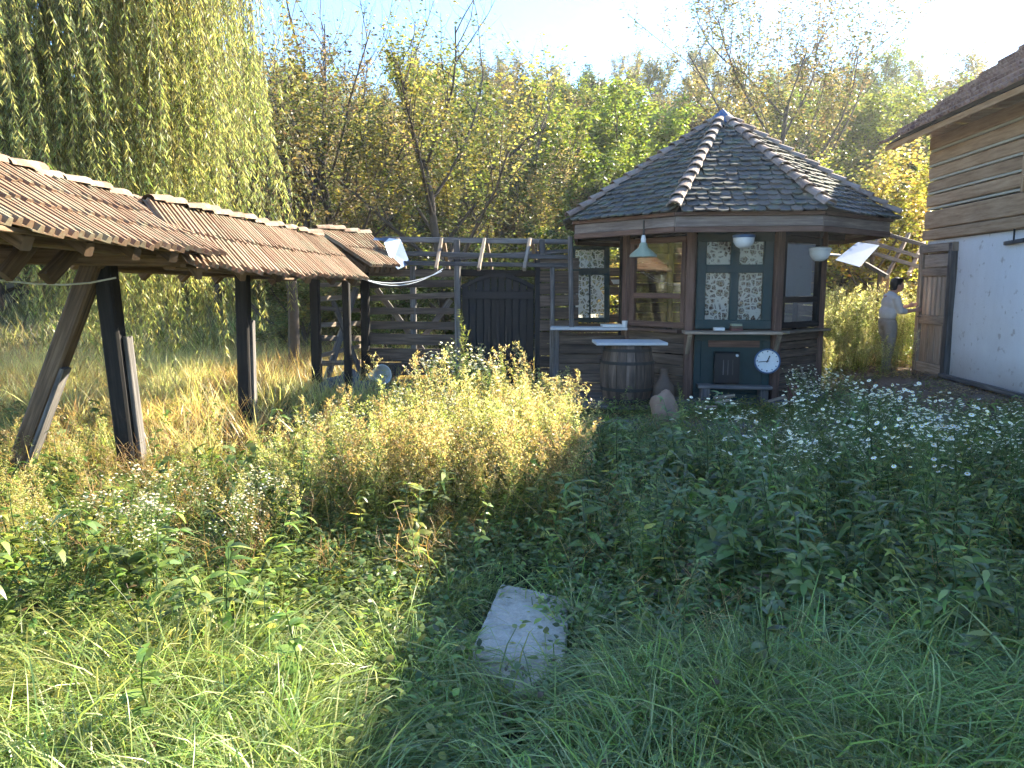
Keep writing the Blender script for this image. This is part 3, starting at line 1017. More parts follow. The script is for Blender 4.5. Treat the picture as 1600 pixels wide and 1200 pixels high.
# barrel with a board on top
bx = V((1.49, 9.72, .1))
br = thing('barrel', 'wooden barrel with iron hoops used as a table stand by the bar', 'barrel', bx)
ns = 18
for i in range(ns):
    a0, a1 = 2 * math.pi * i / ns, 2 * math.pi * (i + .94) / ns
    mb = MB(); prev = None
    for j in range(7):
        z = .76 * j / 6
        r = .285 + .07 * math.sin(math.pi * j / 6)
        cur = [bx + V((rr * math.cos(a), rr * math.sin(a), z)) for rr, a in ((r, a0), (r, a1), (r - .03, a1), (r - .03, a0))]
        if prev:
            for q in range(4):
                q2 = (q + 1) % 4
                mb.face([prev[q], prev[q2], cur[q2], cur[q]], [((j-1)*.13, i + q*.07), ((j-1)*.13, i + q2*.07), (j*.13, i + q2*.07), (j*.13, i + q*.07)])
        prev = cur
    mb.build('stave', M['log'], br)
for z in (.06, .2, .54, .7):
    r = .285 + .07 * math.sin(math.pi * z / .76) + .005
    MB().lathe(bx + V((0, 0, z - .02)), [(r, 0), (r + .004, .0), (r + .004, .04), (r, .04)], 28).build('hoop', M['iron'], br, True)
tb = thing('table_board', 'pale board laid on top of the barrel', 'board', bx + V((.02, 0, .77)))
for i in range(3):
    MB().beam(bx + V((-.43, -.2 + i*.2, .785)), bx + V((.46, -.2 + i*.2, .785)), .192, .035).build('plank', M['board'], tb)

# lamps under the eaves
def lamp(px, py, t, kind, label):
    c = P(px, py, t)
    l = thing('hanging_lamp', label, 'lamp', c, 'lamps hung under the kiosk eaves')
    top = 2.42
    MB().tube([c + V((0, 0, .1)), V((c.x, c.y, top))], .012, 8).build('stem', M['iron'], l)
    if kind == 'cone':
        MB().lathe(c, [(.03, .12), (.045, .11), (.06, .06), (.165, -.03), (.17, -.06), (.16, -.055), (.05, .05), (.0, .06)], 28).build('shade', M['lampgreen'], l, True)
        MB().lathe(c, [(0, -.06), (.035, -.05), (.045, -.01), (.02, .04)], 14).build('bulb', M['white'], l, True)
        MB().lathe(c + V((0, 0, .12)), [(.03, 0), (.035, .03), (.02, .09), (0, .09)], 14).build('cap', M['white'], l, True)
    else:
        MB().lathe(c, [(.0, .1), (.09, .1), (.135, .085), (.14, .06), (.13, .05)], 28).build('rim', M['metal' if kind == 'rim' else 'white'], l, True)
        MB().lathe(c, [(.13, .055), (.125, .0), (.095, -.05), (.05, -.08), (0, -.085)], 28).build('globe', M['white'], l, True)
lamp(1005, 394, 9.5, 'cone', 'dull green enamel cone lamp under the eave, leftmost of three')
lamp(1162, 378, 9.35, 'rim', 'white bowl lamp with a metal rim hanging before the lace window')
lamp(1281, 398, 9.75, 'plain', 'plain white bowl lamp hanging at the right end of the kiosk eave')

# clock leaning on the apron
cc = fp(0, L8 - .11, .62, .10)
cn = (V((0, 0, CAM_Z)) - cc); cn.z = 0.15 * cn.length; cn.normalize()
ck = thing('wall_clock', 'round white clock with black hands against the green panel', 'clock', cc)
MB().lathe(cc, [(.0, -.03), (.155, -.03), (.168, -.01), (.165, .022), (.150, .028), (.146, .012)], 40, cn).build('rim', M['metal'], ck, True)
MB().lathe(cc, [(.148, .008), (.0, .008)], 40, cn).build('dial', M['white'], ck)
cr = V((0, 0, 1)).cross(cn).normalized(); cu = cn.cross(cr)
def cl(r, ang, off):
    a = math.radians(ang)
    return cc + (cr * math.sin(a) + cu * math.cos(a)) * r + cn * off
for i in range(12):
    MB().beam(cl(.118, i*30, .012), cl(.136, i*30, .012), .009 if i % 3 else .014, .004, up=cn).build('hour_mark', M['black'], ck)
MB().beam(cl(-.02, 22, .018), cl(.078, 22, .018), .014, .004, up=cn).build('hour_hand', M['black'], ck)
MB().beam(cl(-.02, 262, .023), cl(.112, 262, .023), .010, .004, up=cn).build('minute_hand', M['black'], ck)
# dark cabinet with a light mark on its door, low step
cb = thing('dark_cabinet', 'small dark cabinet with pale scratches under the kiosk shelf', 'cabinet', fp(0, .46, .32, .12))
MB().beam(fp(0, .32, .53, .10), fp(0, .64, .53, .10), .13, .42).build('body', M['black'], cb)
for s in (.43, .49, .55):
    MB().beam(fp(0, s, .44, .168), fp(0, s, .64, .168), .012, .006, up=face_frame(0)[3]).build('slat', M['wood_grey'], cb)
MB().tube([fp(0, .60, .70, .168), fp(0, .60, .70, .19)], .018, 10).build('knob', M['white'], cb)
st = thing('plank_step', 'grey board lying on two blocks below the clock', 'step', fp(0, .6, 0, .2))
MB().beam(fp(0, .1, .29, .16), fp(0, 1.05, .28, .18), .2, .04, wob=.1).build('board', M['wood_grey'], st)
for s in (.2, .95):
    MB().beam(fp(0, s, .06, .17), fp(0, s, .268, .17), .14, .12, up=(1, 0, 0)).build('block', M['wood_grey'], st)

# boulder, jug, red pot, sticks
def blob(c, sx, sy, sz, seed, m, name, label, cat, par=None, rough=.22, grp=None):
    import bmesh
    bm = bmesh.new()
    bmesh.ops.create_icosphere(bm, subdivisions=3, radius=1)
    for v in bm.verts:
        f = 1 + rough * mnoise.noise(v.co * 1.3 + V((seed, 0, 0))) + rough * .4 * mnoise.noise(v.co * 4 + V((seed, 4, 0)))
        v.co = V((v.co.x * sx * f, v.co.y * sy * f, v.co.z * sz * f))
    me = bpy.data.meshes.new(name); bm.to_mesh(me); bm.free()
    me.materials.append(M[m])
    me.polygons.foreach_set('use_smooth', [True] * len(me.polygons))
    o = link(name, me, par, (V(c) - ORG[par]) if par else c)
    if label: tag(o, label, cat, grp)
    return o
q = pxz(1038, 8.72, .17)
blob(q, .165, .15, .23, 3, 'sandstone', 'boulder', 'upright rounded sandstone boulder in front of the kiosk', 'boulder', rough=.3)
q = pxz(1036, 9.55, .10)
pot('jug', q, [(0, 0), (.09, 0), (.14, .12), (.135, .24), (.07, .34), (.05, .40), (.065, .46), (.055, .46), (.04, .4), (0, .36)], 'clay', 'brown clay jug standing behind the sandstone boulder', 'jug')
q = fp(1, .12, .07, .24)
pot('flower_pot', q, [(0, 0), (.07, 0), (.09, .19), (.105, .195), (.105, .24), (.09, .24), (.08, .15), (0, .15)], 'red', 'faded red flower pot at the right foot of the kiosk', 'flower pot')
sticks = [((1115, 622), (1148, 618), 9.2, 'split pale stick lying before the green panel, longest of them'), ((1118, 629), (1142, 625), 9.1, 'short pale stick just below the longest one by the kiosk'), ((1090, 637), (1120, 636), 9.0, 'pale stick lying nearest the sandstone boulder'),
          ((1200, 627), (1228, 620), 9.1, 'pale stick lying under the red flower pot')]
for (a, b, t, lab) in sticks:
    pa, pb_ = P(*a, t), P(*b, t - .1)
    tag(MB().beam(pa, pb_, .05, .035, wob=.3).build('stick', M['wood_pale']), lab, 'stick')
MB_ = MB().tube([fp(1, .3, .06, .36), fp(1, .27, .3, .33), fp(1, .2, .55, .27)], [.02, .018, .012], 8)
tag(MB_.build('stake', M['wood_pale'], smooth=True), 'pale peeled stake leaning beside the red flower pot', 'stake')

# rubble pile by the fence and white bucket
rb = thing('rubble_pile', 'dark grey rubble heap at the foot of the short board fence', 'rubble', pxz(545, 10.3, 0))
for i in range(16):
    a, r = random.random() * 6.28, random.random() ** .6 * .48
    c = pxz(548, 10.35, 0) + V((r * math.cos(a), .45 * r * math.sin(a), .06 + (.5 - r) * .62))
    blob(c, random.uniform(.12, .2), random.uniform(.1, .17), random.uniform(.08, .13), i * 3.1, 'stone', 'stone', None, None, rb, .4)
bc = pxz(592, 10.35, .38)
ax = V((.62, -.75, .25)).normalized()
bu = thing('bucket', 'white enamel bucket lying on its side on the rubble', 'bucket', bc)
MB().lathe(bc, [(0, -.14), (.09, -.14), (.13, .10), (.137, .105), (.137, .115), (.125, .11), (.086, -.125), (0, -.125)], 28, ax).build('body', M['white'], bu, True)
hp = [bc + ax * .12 + (ax.orthogonal() * math.cos(a) + ax.cross(ax.orthogonal()) * math.sin(a)) * .16 for a in [math.pi * i / 10 for i in range(11)]]
MB().tube(hp, .006, 6).build('handle', M['iron'], bu)

# ------------------------------------------------------------------ house on the right
HD = V((.085, 1, 0)).normalized()            # along the long wall, away from the camera
HN = V((HD.y, -HD.x, 0))                     # into the house
H0 = V((6.84, 12.62, 0))                     # far corner
def hp_(s, d, z):
    """s metres from the far corner towards the camera, d metres into the house"""
    return H0 - HD * s + HN * d + V((0, 0, z))
ho = thing('farmhouse', 'old farmhouse with peeling white lower wall, timber upper wall and tiled roof', 'house', H0)
HL, HWD = 13.0, 5.4
HB, HT_, HE = .12, 2.33, 3.98
def hbox(name, s0, s1, d0, d1, z0, z1, m, par=None):
    mb = MB()
    mb.prism([hp_(s0, d0, z0), hp_(s1, d0, z0), hp_(s1, d1, z0), hp_(s0, d1, z0)], [hp_(s0, d0, z1), hp_(s1, d0, z1), hp_(s1, d1, z1), hp_(s0, d1, z1)])
    return mb.build(name, M[m], par or ho)
# plaster wall subdivided for uneven surface
mb = MB()
def wallgrid(s0, s1, z0, z1, d, step=.12):
    ns_, nz = max(1, int((s1 - s0) / step)), max(1, int((z1 - z0) / step))
    def pt_(i, j):
        s, z = s0 + (s1 - s0) * i / ns_, z0 + (z1 - z0) * j / nz
        return hp_(s, d + .02 * mnoise.noise(V((s * 1.3, z * 1.3, 2))), z)
    for i in range(ns_):
        for j in range(nz):
            mb.face([pt_(i, j), pt_(i + 1, j), pt_(i + 1, j + 1), pt_(i, j + 1)])
wallgrid(.97, HL, HB, HT_, .0)
wallgrid(.0, .97, 2.12, HT_, .0)
mb.face([hp_(0, .02, HB), hp_(0, HWD, HB), hp_(0, HWD, HT_), hp_(0, .02, HT_)])
mb.face([hp_(HL, .02, HB), hp_(HL, HWD, HB), hp_(HL, HWD, HT_), hp_(HL, .02, HT_)])
mb.face([hp_(0, HWD, HB), hp_(HL, HWD, HB), hp_(HL, HWD, HT_), hp_(0, HWD, HT_)])
mb.build('plaster_wall', M['plaster'], ho, True)
hbox('dark_interior', .05, HL - .05, .35, HWD - .05, HB, HT_, 'black')
hbox('foundation', 1.0, HL, -.06, .3, -.2, HB + .05, 'stone')
# timbers of the upper wall, chinking between them
lz = [(2.34, 2.50), (2.52, 2.80), (2.88, 3.05), (3.11, 3.27), (3.33, 3.49), (3.55, 3.73), (3.79, 3.97)]
for i, (z0, z1) in enumerate(lz):
    off = random.uniform(-.01, .01) - (.03 if i == 0 else 0)
    MB().beam(hp_(-.06, .02 + off, (z0 + z1) / 2), hp_(HL, .02 + off, (z0 + z1) / 2 + .01), .12, z1 - z0 + (.0 if i < 1 else .012), wob=.02).build('timber', M['housewood'], ho)
    MB().beam(hp_(.06, .03, (z0 + z1) / 2), hp_(.06, HWD, (z0 + z1) / 2), .12, z1 - z0 - .004).build('timber', M['housewood'], ho)
    if 1 <= i < len(lz) - 1:
        z = (z1 + lz[i + 1][0]) / 2
        MB().beam(hp_(.0, -.012, z), hp_(HL, -.02, z + .01), .07, .028, wob=.4).build('chinking', M['chink'], ho)
hbox('inner_core', .14, HL - .1, .12, HWD - .1, 2.36, HE, 'black')
# dark window shutter in the upper wall at the right edge
w = MB().beam(hp_(2.95, -.055, 2.85), hp_(2.95, -.055, 3.72), .40, .04, up=HN); wi = w.build('window', M['wood_dark'], ho)
for s in (2.74, 3.16):
    MB().beam(hp_(s, -.075, 2.80), hp_(s, -.075, 3.76), .05, .05, up=HN).build('frame_bar', M['housewood'], wi)
# iron hook plate
MB().beam(hp_(2.35, -.03, 2.17), hp_(2.8, -.03, 2.19), .05, .05).build('wall_bracket', M['wood_grey'], ho)
MB().tube([hp_(2.58, -.05, 2.18), hp_(2.58, -.05, 2.5)], .012, 6).build('rod', M['iron'], ho)
# roof
pit = math.tan(math.radians(35))
def rp(s, d, lift=0.0):
    return hp_(s, d, HE - .02 + (d + .56) * pit + lift)
RDG = HWD / 2
roofh = MB()
for (d0, d1) in ((-.56, RDG), ):
    a, b, c, d = rp(-.5, d0), rp(HL + .4, d0), rp(HL + .4, d1), rp(-.5, d1)
    roofh.face([a, b, c, d])
far = 2 * RDG + .56
roofh.face([rp(-.5, RDG), rp(HL + .4, RDG), hp_(HL + .4, far, HE - .02), hp_(-.5, far, HE - .02)])
roofo = roofh.build('roof', M['wood_dark'], ho)
sdm = roofo.modifiers.new('thick', 'SOLIDIFY'); sdm.thickness = .06; sdm.offset = -1
HTM = rib_tile('roof_tile', M['housetile'], 2, .24, .40)
A, B, C, D = rp(-.52, RDG), rp(4.9, RDG), rp(-.52, -.62), rp(4.9, -.62)
lay(roofo, HTM, A, B, C, D, 24, 11, tw=.24, tl=.4, jit=.014, lift=.05)
# the stretch of roof beyond the picture
mbx = MB()
A, B, C, D = rp(4.9, RDG), rp(HL + .4, RDG), rp(4.9, -.62), rp(HL + .4, -.62)
for r in range(13):
    for c in range(34):
        u, v = (c + .5) / 34, r / 13
        p = A.lerp(B, u).lerp(C.lerp(D, u), v) + V((0, 0, .035))
        dn = (C - A).normalized(); nrm = (B - A).cross(C - A).normalized()
        if nrm.z < 0: nrm = -nrm
        Mx = frame_mat(p, B - A, dn * .36 + nrm * .03)
        o_ = len(mbx.v)
        mbx.v += [Mx @ vv.co for vv in HTM.vertices]
        for pl in HTM.polygons:
            mbx.f.append([o_ + i for i in pl.vertices]); mbx.uv += [(0, 0)] * len(pl.vertices)
o = mbx.build('roof_tiles', M['housetile'], roofo); o['kind'] = 'stuff'
HCT = cap_tile('ridge_tile', M['housetile'], .11, .36)
ridge_line(roofo, HCT, rp(-.5, RDG) + V((0, 0, .05)), rp(5, RDG) + V((0, 0, .05)), 16, jit=.01)
for s in [-.42 + i * .62 for i in range(22)]:
    MB().beam(rp(s, -.50, -.10), rp(s, .3, -.10), .08, .1).build('rafter_tail', M['housewood'], ho)
MB().beam(rp(-.52, -.56, -.06), rp(HL, -.56, -.06), .03, .08).build('eave_board', M['housewood'], ho)
# gable boards at the far end
for i in range(8):
    z = HE + .1 + i * .22
    wdt = RDG * (1 - (z - HE) / (RDG * pit + .56 * pit)) + .2
    MB().beam(hp_(.03, RDG - wdt, z), hp_(.03, RDG + wdt, z), .04, .21).build('gable_board', M['housewood'], ho)
# door, on the far end of the wall
dr = MB().beam(hp_(.47, -.03, .16), hp_(.47, -.03, 2.10), .80, .035, up=HN).build('door', M['door'], ho)
for s in (.16, .32, .48, .64, .80):
    MB().beam(hp_(s, -.055, 1.14), hp_(s, -.055, 1.74), .10, .022, up=HN).build('slat', M['door'], dr)
for z, h in ((1.06, .14), (1.82, .12), (.28, .16)):
    MB().beam(hp_(.06, -.065, z), hp_(.9, -.065, z), .03, h).build('ledge', M['door'], dr)
MB().beam(hp_(.10, -.06, 2.0), hp_(.88, -.06, 2.0), .02, .2).build('ledge', M['door'], dr)
for s in (.25, .47, .69):
    MB().beam(hp_(s, -.052, .38), hp_(s, -.052, .98), .2, .012, up=HN).build('panel', M['door'], dr)
MB().tube([hp_(.10, -.06, 1.1), hp_(.10, -.12, 1.1), hp_(.2, -.12, 1.1)], .012, 8).build('handle', M['iron'], dr)
for s, m in ((-.02, 'wood_pale'), (.97, 'wood_grey')):
    MB().beam(hp_(s, -.04, .1), hp_(s, -.04, 2.26), .12, .1, up=HN).build('door_post', M[m], ho)
MB().beam(hp_(-.08, -.04, 2.2), hp_(1.04, -.04, 2.2), .1, .14).build('lintel', M['door'], ho)
MB().beam(hp_(-.05, -.12, .12), hp_(1.1, -.12, .14), .25, .1).build('threshold', M['wood_grey'], ho)
# beam lying along the foot of the wall
lb = MB().beam(hp_(1.15, -.18, .25), hp_(3.6, -.26, .26), .07, .06, wob=.1)
tag(lb.build('fallen_beam', M['wood_grey']), 'thin grey timber lying along the foot of the white wall', 'timber')

# open lean-to frame behind, with a metal sheet
ln = thing('lean_to_frame', 'open lean-to of grey rails with a bluish metal sheet behind the kiosk', 'lean-to', pxz(1385, 14.2, .2))
def lp(px, py, t): return P(px, py, t)
for a, b in (((1372, 362, 14.6), (1446, 384, 14.0)), ((1352, 376, 14.2), (1446, 404, 13.7)), ((1350, 391, 13.9), (1446, 420, 13.4)), ((1352, 412, 13.6), (1386, 432, 13.2))):
    MB().beam(lp(*a), lp(*b), .07, .07).build('rail', M['wood_grey'], ln)
for a, b in (((1384, 434, 13.3), (1420, 366, 14.6)), ((1420, 428, 13.3), (1444, 378, 14.5)), ((1342, 415, 13.4), (1378, 366, 14.6))):
    MB().beam(lp(*a), lp(*b), .06, .07).build('rafter', M['wood_pale'], ln)
q = pxz(1372, 14.3, .15)
MB().beam(q, q + V((0, 0, 1.75)), .17, .17, up=(0, 1, 0)).build('post', M['wood_brown'], ln)
q = pxz(1446, 14.4, .15)
MB().beam(q, q + V((0, 0, 2.2)), .13, .13, up=(0, 1, 0)).build('post', M['wood_brown'], ln)
mb = MB(); c4 = [lp(1305, 406, 13.0), lp(1343, 417, 12.8), lp(1374, 383, 13.7), lp(1340, 378, 13.9)]
mb.face(c4)
o = mb.build('roof_sheet', M['metal'], ln); s_ = o.modifiers.new('t', 'SOLIDIFY'); s_.thickness = .006
MB().tube([lp(1262, 396, 12.6), lp(1312, 399, 13.0)], .02, 6).build('pipe', M['metal'], ln)

# ------------------------------------------------------------------ paving slab
sc = V((.04, 3.2, 0))
mb = MB()
ang = math.radians(-8)
sl_c = [(-.055, 3.74), (.275, 3.56), (.215, 2.90), (.02, 2.70), (-.185, 2.96)]
top = []
for k in range(5):
    a, b = V((*sl_c[k], 0)), V((*sl_c[(k + 1) % 5], 0))
    nrm = V(((b - a).y, -(b - a).x, 0)).normalized()
    for i_ in range(14):
        p = a.lerp(b, i_ / 14)
        chip = .012 * mnoise.noise(p * 9) + .016 * max(0, mnoise.noise(p * 23) - .15)
        top.append(p - nrm * -abs(chip) * -1)
cen = sum(top, V((0, 0, 0))) / len(top)
def slz(p): return .085 + .012 * (p.y - 3.2) + .004 * mnoise.noise(p * 7)
rings = []
for f, dz in ((0.0, 0), (.3, 0), (.6, 0), (.85, 0), (.97, 0), (1.0, -.012), (1.005, -.11)):
    ring = []
    for p in top:
        q = cen.lerp(p, f)
        ring.append(V((q.x, q.y, slz(q) + dz)))
    rings.append(ring)
nt_ = len(top)
for ring in rings:
    mb.v += ring
for a_ in range(len(rings) - 1):
    for i_ in range(nt_):
        j_ = (i_ + 1) % nt_
        mb.f.append([a_*nt_ + i_, a_*nt_ + j_, (a_+1)*nt_ + j_, (a_+1)*nt_ + i_]); mb.uv += [(0, 0)] * 4
tag(mb.build('paving_slab', M['concrete']), 'worn pale concrete slab lying in the grass in the foreground', 'slab')

# ------------------------------------------------------------------ foliage builders
def unit(a):
    return a / np.maximum(np.linalg.norm(a, axis=-1, keepdims=True), 1e-9)

class PM:
    """plant mesh: numpy strips, stems and discs with a colour per vertex"""
    def __init__(s):
        s.v, s.f, s.c, s.n = [], [], [], 0
    def _add(s, v, f, c):
        s.v.append(v); s.f.append(f + s.n); s.c.append(c); s.n += len(v)
    def strips(s, Pt, D, L, Wd, droop, prof, C, side=None):
        Pt, D, C = np.asarray(Pt, float), unit(np.asarray(D, float)), np.asarray(C, float)
        n = len(Pt); K = len(prof) - 1
        L = np.broadcast_to(L, n); Wd = np.broadcast_to(Wd, n); droop = np.broadcast_to(droop, n)
        t = np.linspace(0, 1, K + 1)
        ctr = Pt[:, None] + D[:, None] * (t[None, :, None] * L[:, None, None])
        ctr[..., 2] -= (droop * L)[:, None] * t[None] ** 2
        if side is None:
            side = np.cross(D, np.array([0, 0, 1.0])) + RNG.normal(0, .25, (n, 3))
        side = unit(side)
        hw = (Wd[:, None] * np.asarray(prof)[None] * .5)[..., None]
        a, b = ctr - side[:, None] * hw, ctr + side[:, None] * hw
        v = np.stack([a, b], 2).reshape(-1, 3)
        base = (np.arange(n) * 2 * (K + 1))[:, None] + (np.arange(K) * 2)[None]
        f = np.stack([base, base + 1, base + 3, base + 2], -1).reshape(-1, 4)
        cc = np.repeat(C, 2 * (K + 1), axis=0)
        s._add(v, f, cc)
    def rhomb(s, Pt, D, Nn, L, Wd, C):
        """one diamond leaf per point"""
        Pt, D = np.asarray(Pt, float), unit(np.asarray(D, float))
        sd = unit(np.cross(D, Nn))
        n = len(Pt)
        L = np.broadcast_to(L, n)[:, None]; Wd = np.broadcast_to(Wd, n)[:, None]
        v = np.stack([Pt, Pt + D * L * .45 + sd * Wd * .5, Pt + D * L, Pt + D * L * .45 - sd * Wd * .5], 1).reshape(-1, 3)
        f = np.arange(4 * n).reshape(n, 4)
        s._add(v, f, np.repeat(np.asarray(C, float), 4, axis=0))
    def stem(s, pts, r0, r1, col, n=3):
        pts = np.asarray(pts, float); m = len(pts)
        d = unit(np.gradient(pts, axis=0))
        ref = unit(np.cross(d, np.array([.31, .83, .2])))
        q = np.cross(d, ref)
        rr = np.linspace(r0, r1, m)[:, None, None]
        an = np.arange(n) * 2 * np.pi / n
        v = (pts[:, None] + (ref[:, None] * np.cos(an)[None, :, None] + q[:, None] * np.sin(an)[None, :, None]) * rr).reshape(-1, 3)
        i = np.arange(m - 1)[:, None] * n; k = np.arange(n)[None]; k2 = (k + 1) % n
        f = np.stack([i + k, i + k2, i + n + k2, i + n + k], -1).reshape(-1, 4)
        s._add(v, f, np.tile(np.asarray(col, float), (len(v), 1)))
    def disc(s, Pt, Nn, r, C):
        Pt, Nn = np.asarray(Pt, float), unit(np.asarray(Nn, float)); n = len(Pt)
        a = unit(np.cross(Nn, np.array([.6, .7, .2]))); b = np.cross(Nn, a)
        an = np.arange(6) * np.pi / 3
        r = np.broadcast_to(r, n)[:, None, None]
        v = (Pt[:, None] + (a[:, None] * np.cos(an)[None, :, None] + b[:, None] * np.sin(an)[None, :, None]) * r).reshape(-1, 3)
        o = (np.arange(n) * 6)[:, None]
        f = np.concatenate([o + np.array([[0, 1, 2, 3]]), o + np.array([[0, 3, 4, 5]])])
        s._add(v, f, np.repeat(np.asarray(C, float), 6, axis=0))
    def mesh(s, name, mat):
        v = np.concatenate(s.v); f = np.concatenate(s.f); c = np.concatenate(s.c)
        me = bpy.data.meshes.new(name)
        me.vertices.add(len(v)); me.vertices.foreach_set('co', v.astype(np.float32).ravel())
        me.loops.add(f.size); me.loops.foreach_set('vertex_index', f.astype(np.int32).ravel())
        me.polygons.add(len(f))
        me.polygons.foreach_set('loop_start', np.arange(0, f.size, 4, dtype=np.int32))
        me.polygons.foreach_set('loop_total', np.full(len(f), 4, dtype=np.int32))
        at = me.color_attributes.new('Col', 'FLOAT_COLOR', 'POINT')
        at.data.foreach_set('color', np.concatenate([np.clip(c, 0, 1), np.ones((len(c), 1))], 1).astype(np.float32).ravel())
        me.materials.append(mat)
        me.update(calc_edges=True)
        return me

def pick(pal, n, jit=.25):
    """n colours from a palette with brightness jitter"""
    pal = np.asarray(pal, float)
    c = pal[RNG.integers(0, len(pal), n)]
    return np.clip(c * (1 + RNG.normal(0, jit, (n, 1))) * (1 + RNG.normal(0, .07, (n, 3))), .004, .95)

def rdir(n, up=0.0, spread=1.0):
    a = RNG.uniform(0, 2 * np.pi, n)
    return unit(np.stack([np.cos(a) * spread, np.sin(a) * spread, np.full(n, up) + RNG.normal(0, .15, n)], 1))

GREEN = [(.13, .19, .045), (.16, .22, .05), (.11, .17, .045), (.21, .25, .065)]
BLADEG = [(.21, .28, .08), (.26, .32, .11), (.17, .24, .07), (.34, .36, .15)]
DEEP = [(.12, .17, .055), (.145, .19, .055), (.165, .21, .065), (.125, .17, .065)]
LIME = [(.26, .29, .06), (.32, .33, .075), (.20, .26, .05), (.36, .35, .10)]
STRAW = [(.42, .29, .12), (.50, .36, .16), (.34, .23, .09), (.44, .34, .15)]
GOLD = [(.52, .47, .19), (.58, .52, .25), (.45, .43, .14), (.60, .55, .32)]
BROWN = [(.13, .085, .045), (.18, .12, .06), (.10, .065, .035)]
LEAFP = [.12, .75, 1.0, .8, .45, .0]
BLADE = [.8, 1.0, .85, .55, .05]

def grass(n, l0, l1, pal, w=.006, dr=(.35, .95), rad=.05, up=1.6, lean=None):
    p = PM()
    a = RNG.uniform(0, 2*np.pi, n); r = rad * np.sqrt(RNG.uniform(0, 1, n))
    Pt = np.stack([r*np.cos(a), r*np.sin(a), np.zeros(n)], 1)
    D = rdir(n, up, 1.0)
    if lean is not None:
        D = unit(D + np.asarray(lean))
    p.strips(Pt, D, RNG.uniform(l0, l1, n), w * RNG.uniform(.6, 1.2, n), RNG.uniform(*dr, n), BLADE, pick(pal, n))
    return p

def curve_stem(h, bend):
    a = random.random() * 6.28
    t = np.linspace(0, 1, 7)
    return np.stack([bend * h * t**2 * math.cos(a) + .01*np.sin(t*7+a), bend * h * t**2 * math.sin(a) + .01*np.cos(t*6+a), h * t], 1)
def along(pts, t):
    t = np.clip(np.asarray(t), 0, 1) * (len(pts) - 1)
    i = np.minimum(t.astype(int), len(pts) - 2); f = (t - i)[:, None]
    return pts[i] * (1 - f) + pts[i + 1] * f

def fleabane(h, pal=GREEN, heads=5, branches=9):
    st, lf, fl = PM(), PM(), PM()
    sp = curve_stem(h, random.uniform(.02, .16))
    st.stem(sp, .0045, .002, (.09, .14, .04), 4)
    n = int(46 * h / .7); t = RNG.uniform(.04, .92, n)
    lf.strips(along(sp, t), rdir(n, .55), (.13 - .085 * t) * RNG.uniform(.7, 1.2, n), .022 - .012 * t, RNG.uniform(.2, .7, n), LEAFP, pick(pal, n))
    for k in range(branches):
        b = .52 + .46 * k / branches
        p0 = along(sp, [b])[0]
        d = rdir(1, 1.25)[0]
        L = (1.08 - b) * h * random.uniform(.55, .85) + .03
        tt = np.linspace(0, 1, 4)[:, None]
        br = p0 + d * L * tt + np.array([0, 0, .25 * L]) * tt**2
        st.stem(br, .002, .001, (.10, .15, .05))
        m = random.randint(3, heads)
        lf.strips(along(br, RNG.uniform(.1, .9, 5)), rdir(5, .7), RNG.uniform(.02, .05, 5), .007, .2, LEAFP, pick(pal, 5))
        for j in range(m):
            e = along(br, [random.uniform(.6, 1)])[0]
            tip = e + np.array([random.gauss(0, .03), random.gauss(0, .03), random.uniform(.02, .055)])
            st.stem(np.stack([e, tip]), .001, .0008, (.12, .16, .06))
            N = np.array([[random.gauss(0, .35), random.gauss(0, .35) - .25, 1.0]])
            fl.disc([tip], N, random.uniform(.007, .0125), [(.80, .80, .78)])
            fl.disc([tip + np.array([0, -.001, .002])], N, .0045, [(.62, .46, .06)])
    return {'stem': st, 'foliage': lf, 'flowers': fl}

def plume(h, pal=LIME, tip=GOLD, dense=150):
    st, lf, fl = PM(), PM(), PM()
    sp = curve_stem(h, random.uniform(.03, .22))
    st.stem(sp, .005, .0015, (.16, .17, .06), 4)
    n = int(90 * h / .8); t = RNG.uniform(.03, .95, n)
    lf.strips(along(sp, t), rdir(n, .5), (.11 - .07*t) * RNG.uniform(.6, 1.2, n), .014 - .007*t, RNG.uniform(.2, .8, n), LEAFP, pick(pal, n))
    for k in range(16):
        b = .45 + .55 * k / 16
        p0 = along(sp, [b])[0]
        L = (.30 * (1.12 - b) + .03) * h * random.uniform(.8, 1.3)
        d = rdir(1, .9)[0]
        tt = np.linspace(0, 1, 4)[:, None]
        br = p0 + d * L * tt + np.array([0, 0, .2*L]) * tt**2
        st.stem(br, .0018, .0008, (.2, .19, .08))
        m = dense // 16 * 2
        q = along(br, RNG.uniform(.15, 1, m)) + RNG.normal(0, .008, (m, 3))
        fl.rhomb(q, rdir(m, .8), RNG.normal(0, 1, (m, 3)), RNG.uniform(.012, .024, m), RNG.uniform(.005, .010, m), pick(tip, m, .2))
    return {'stem': st, 'foliage': lf, 'seed_plume': fl}

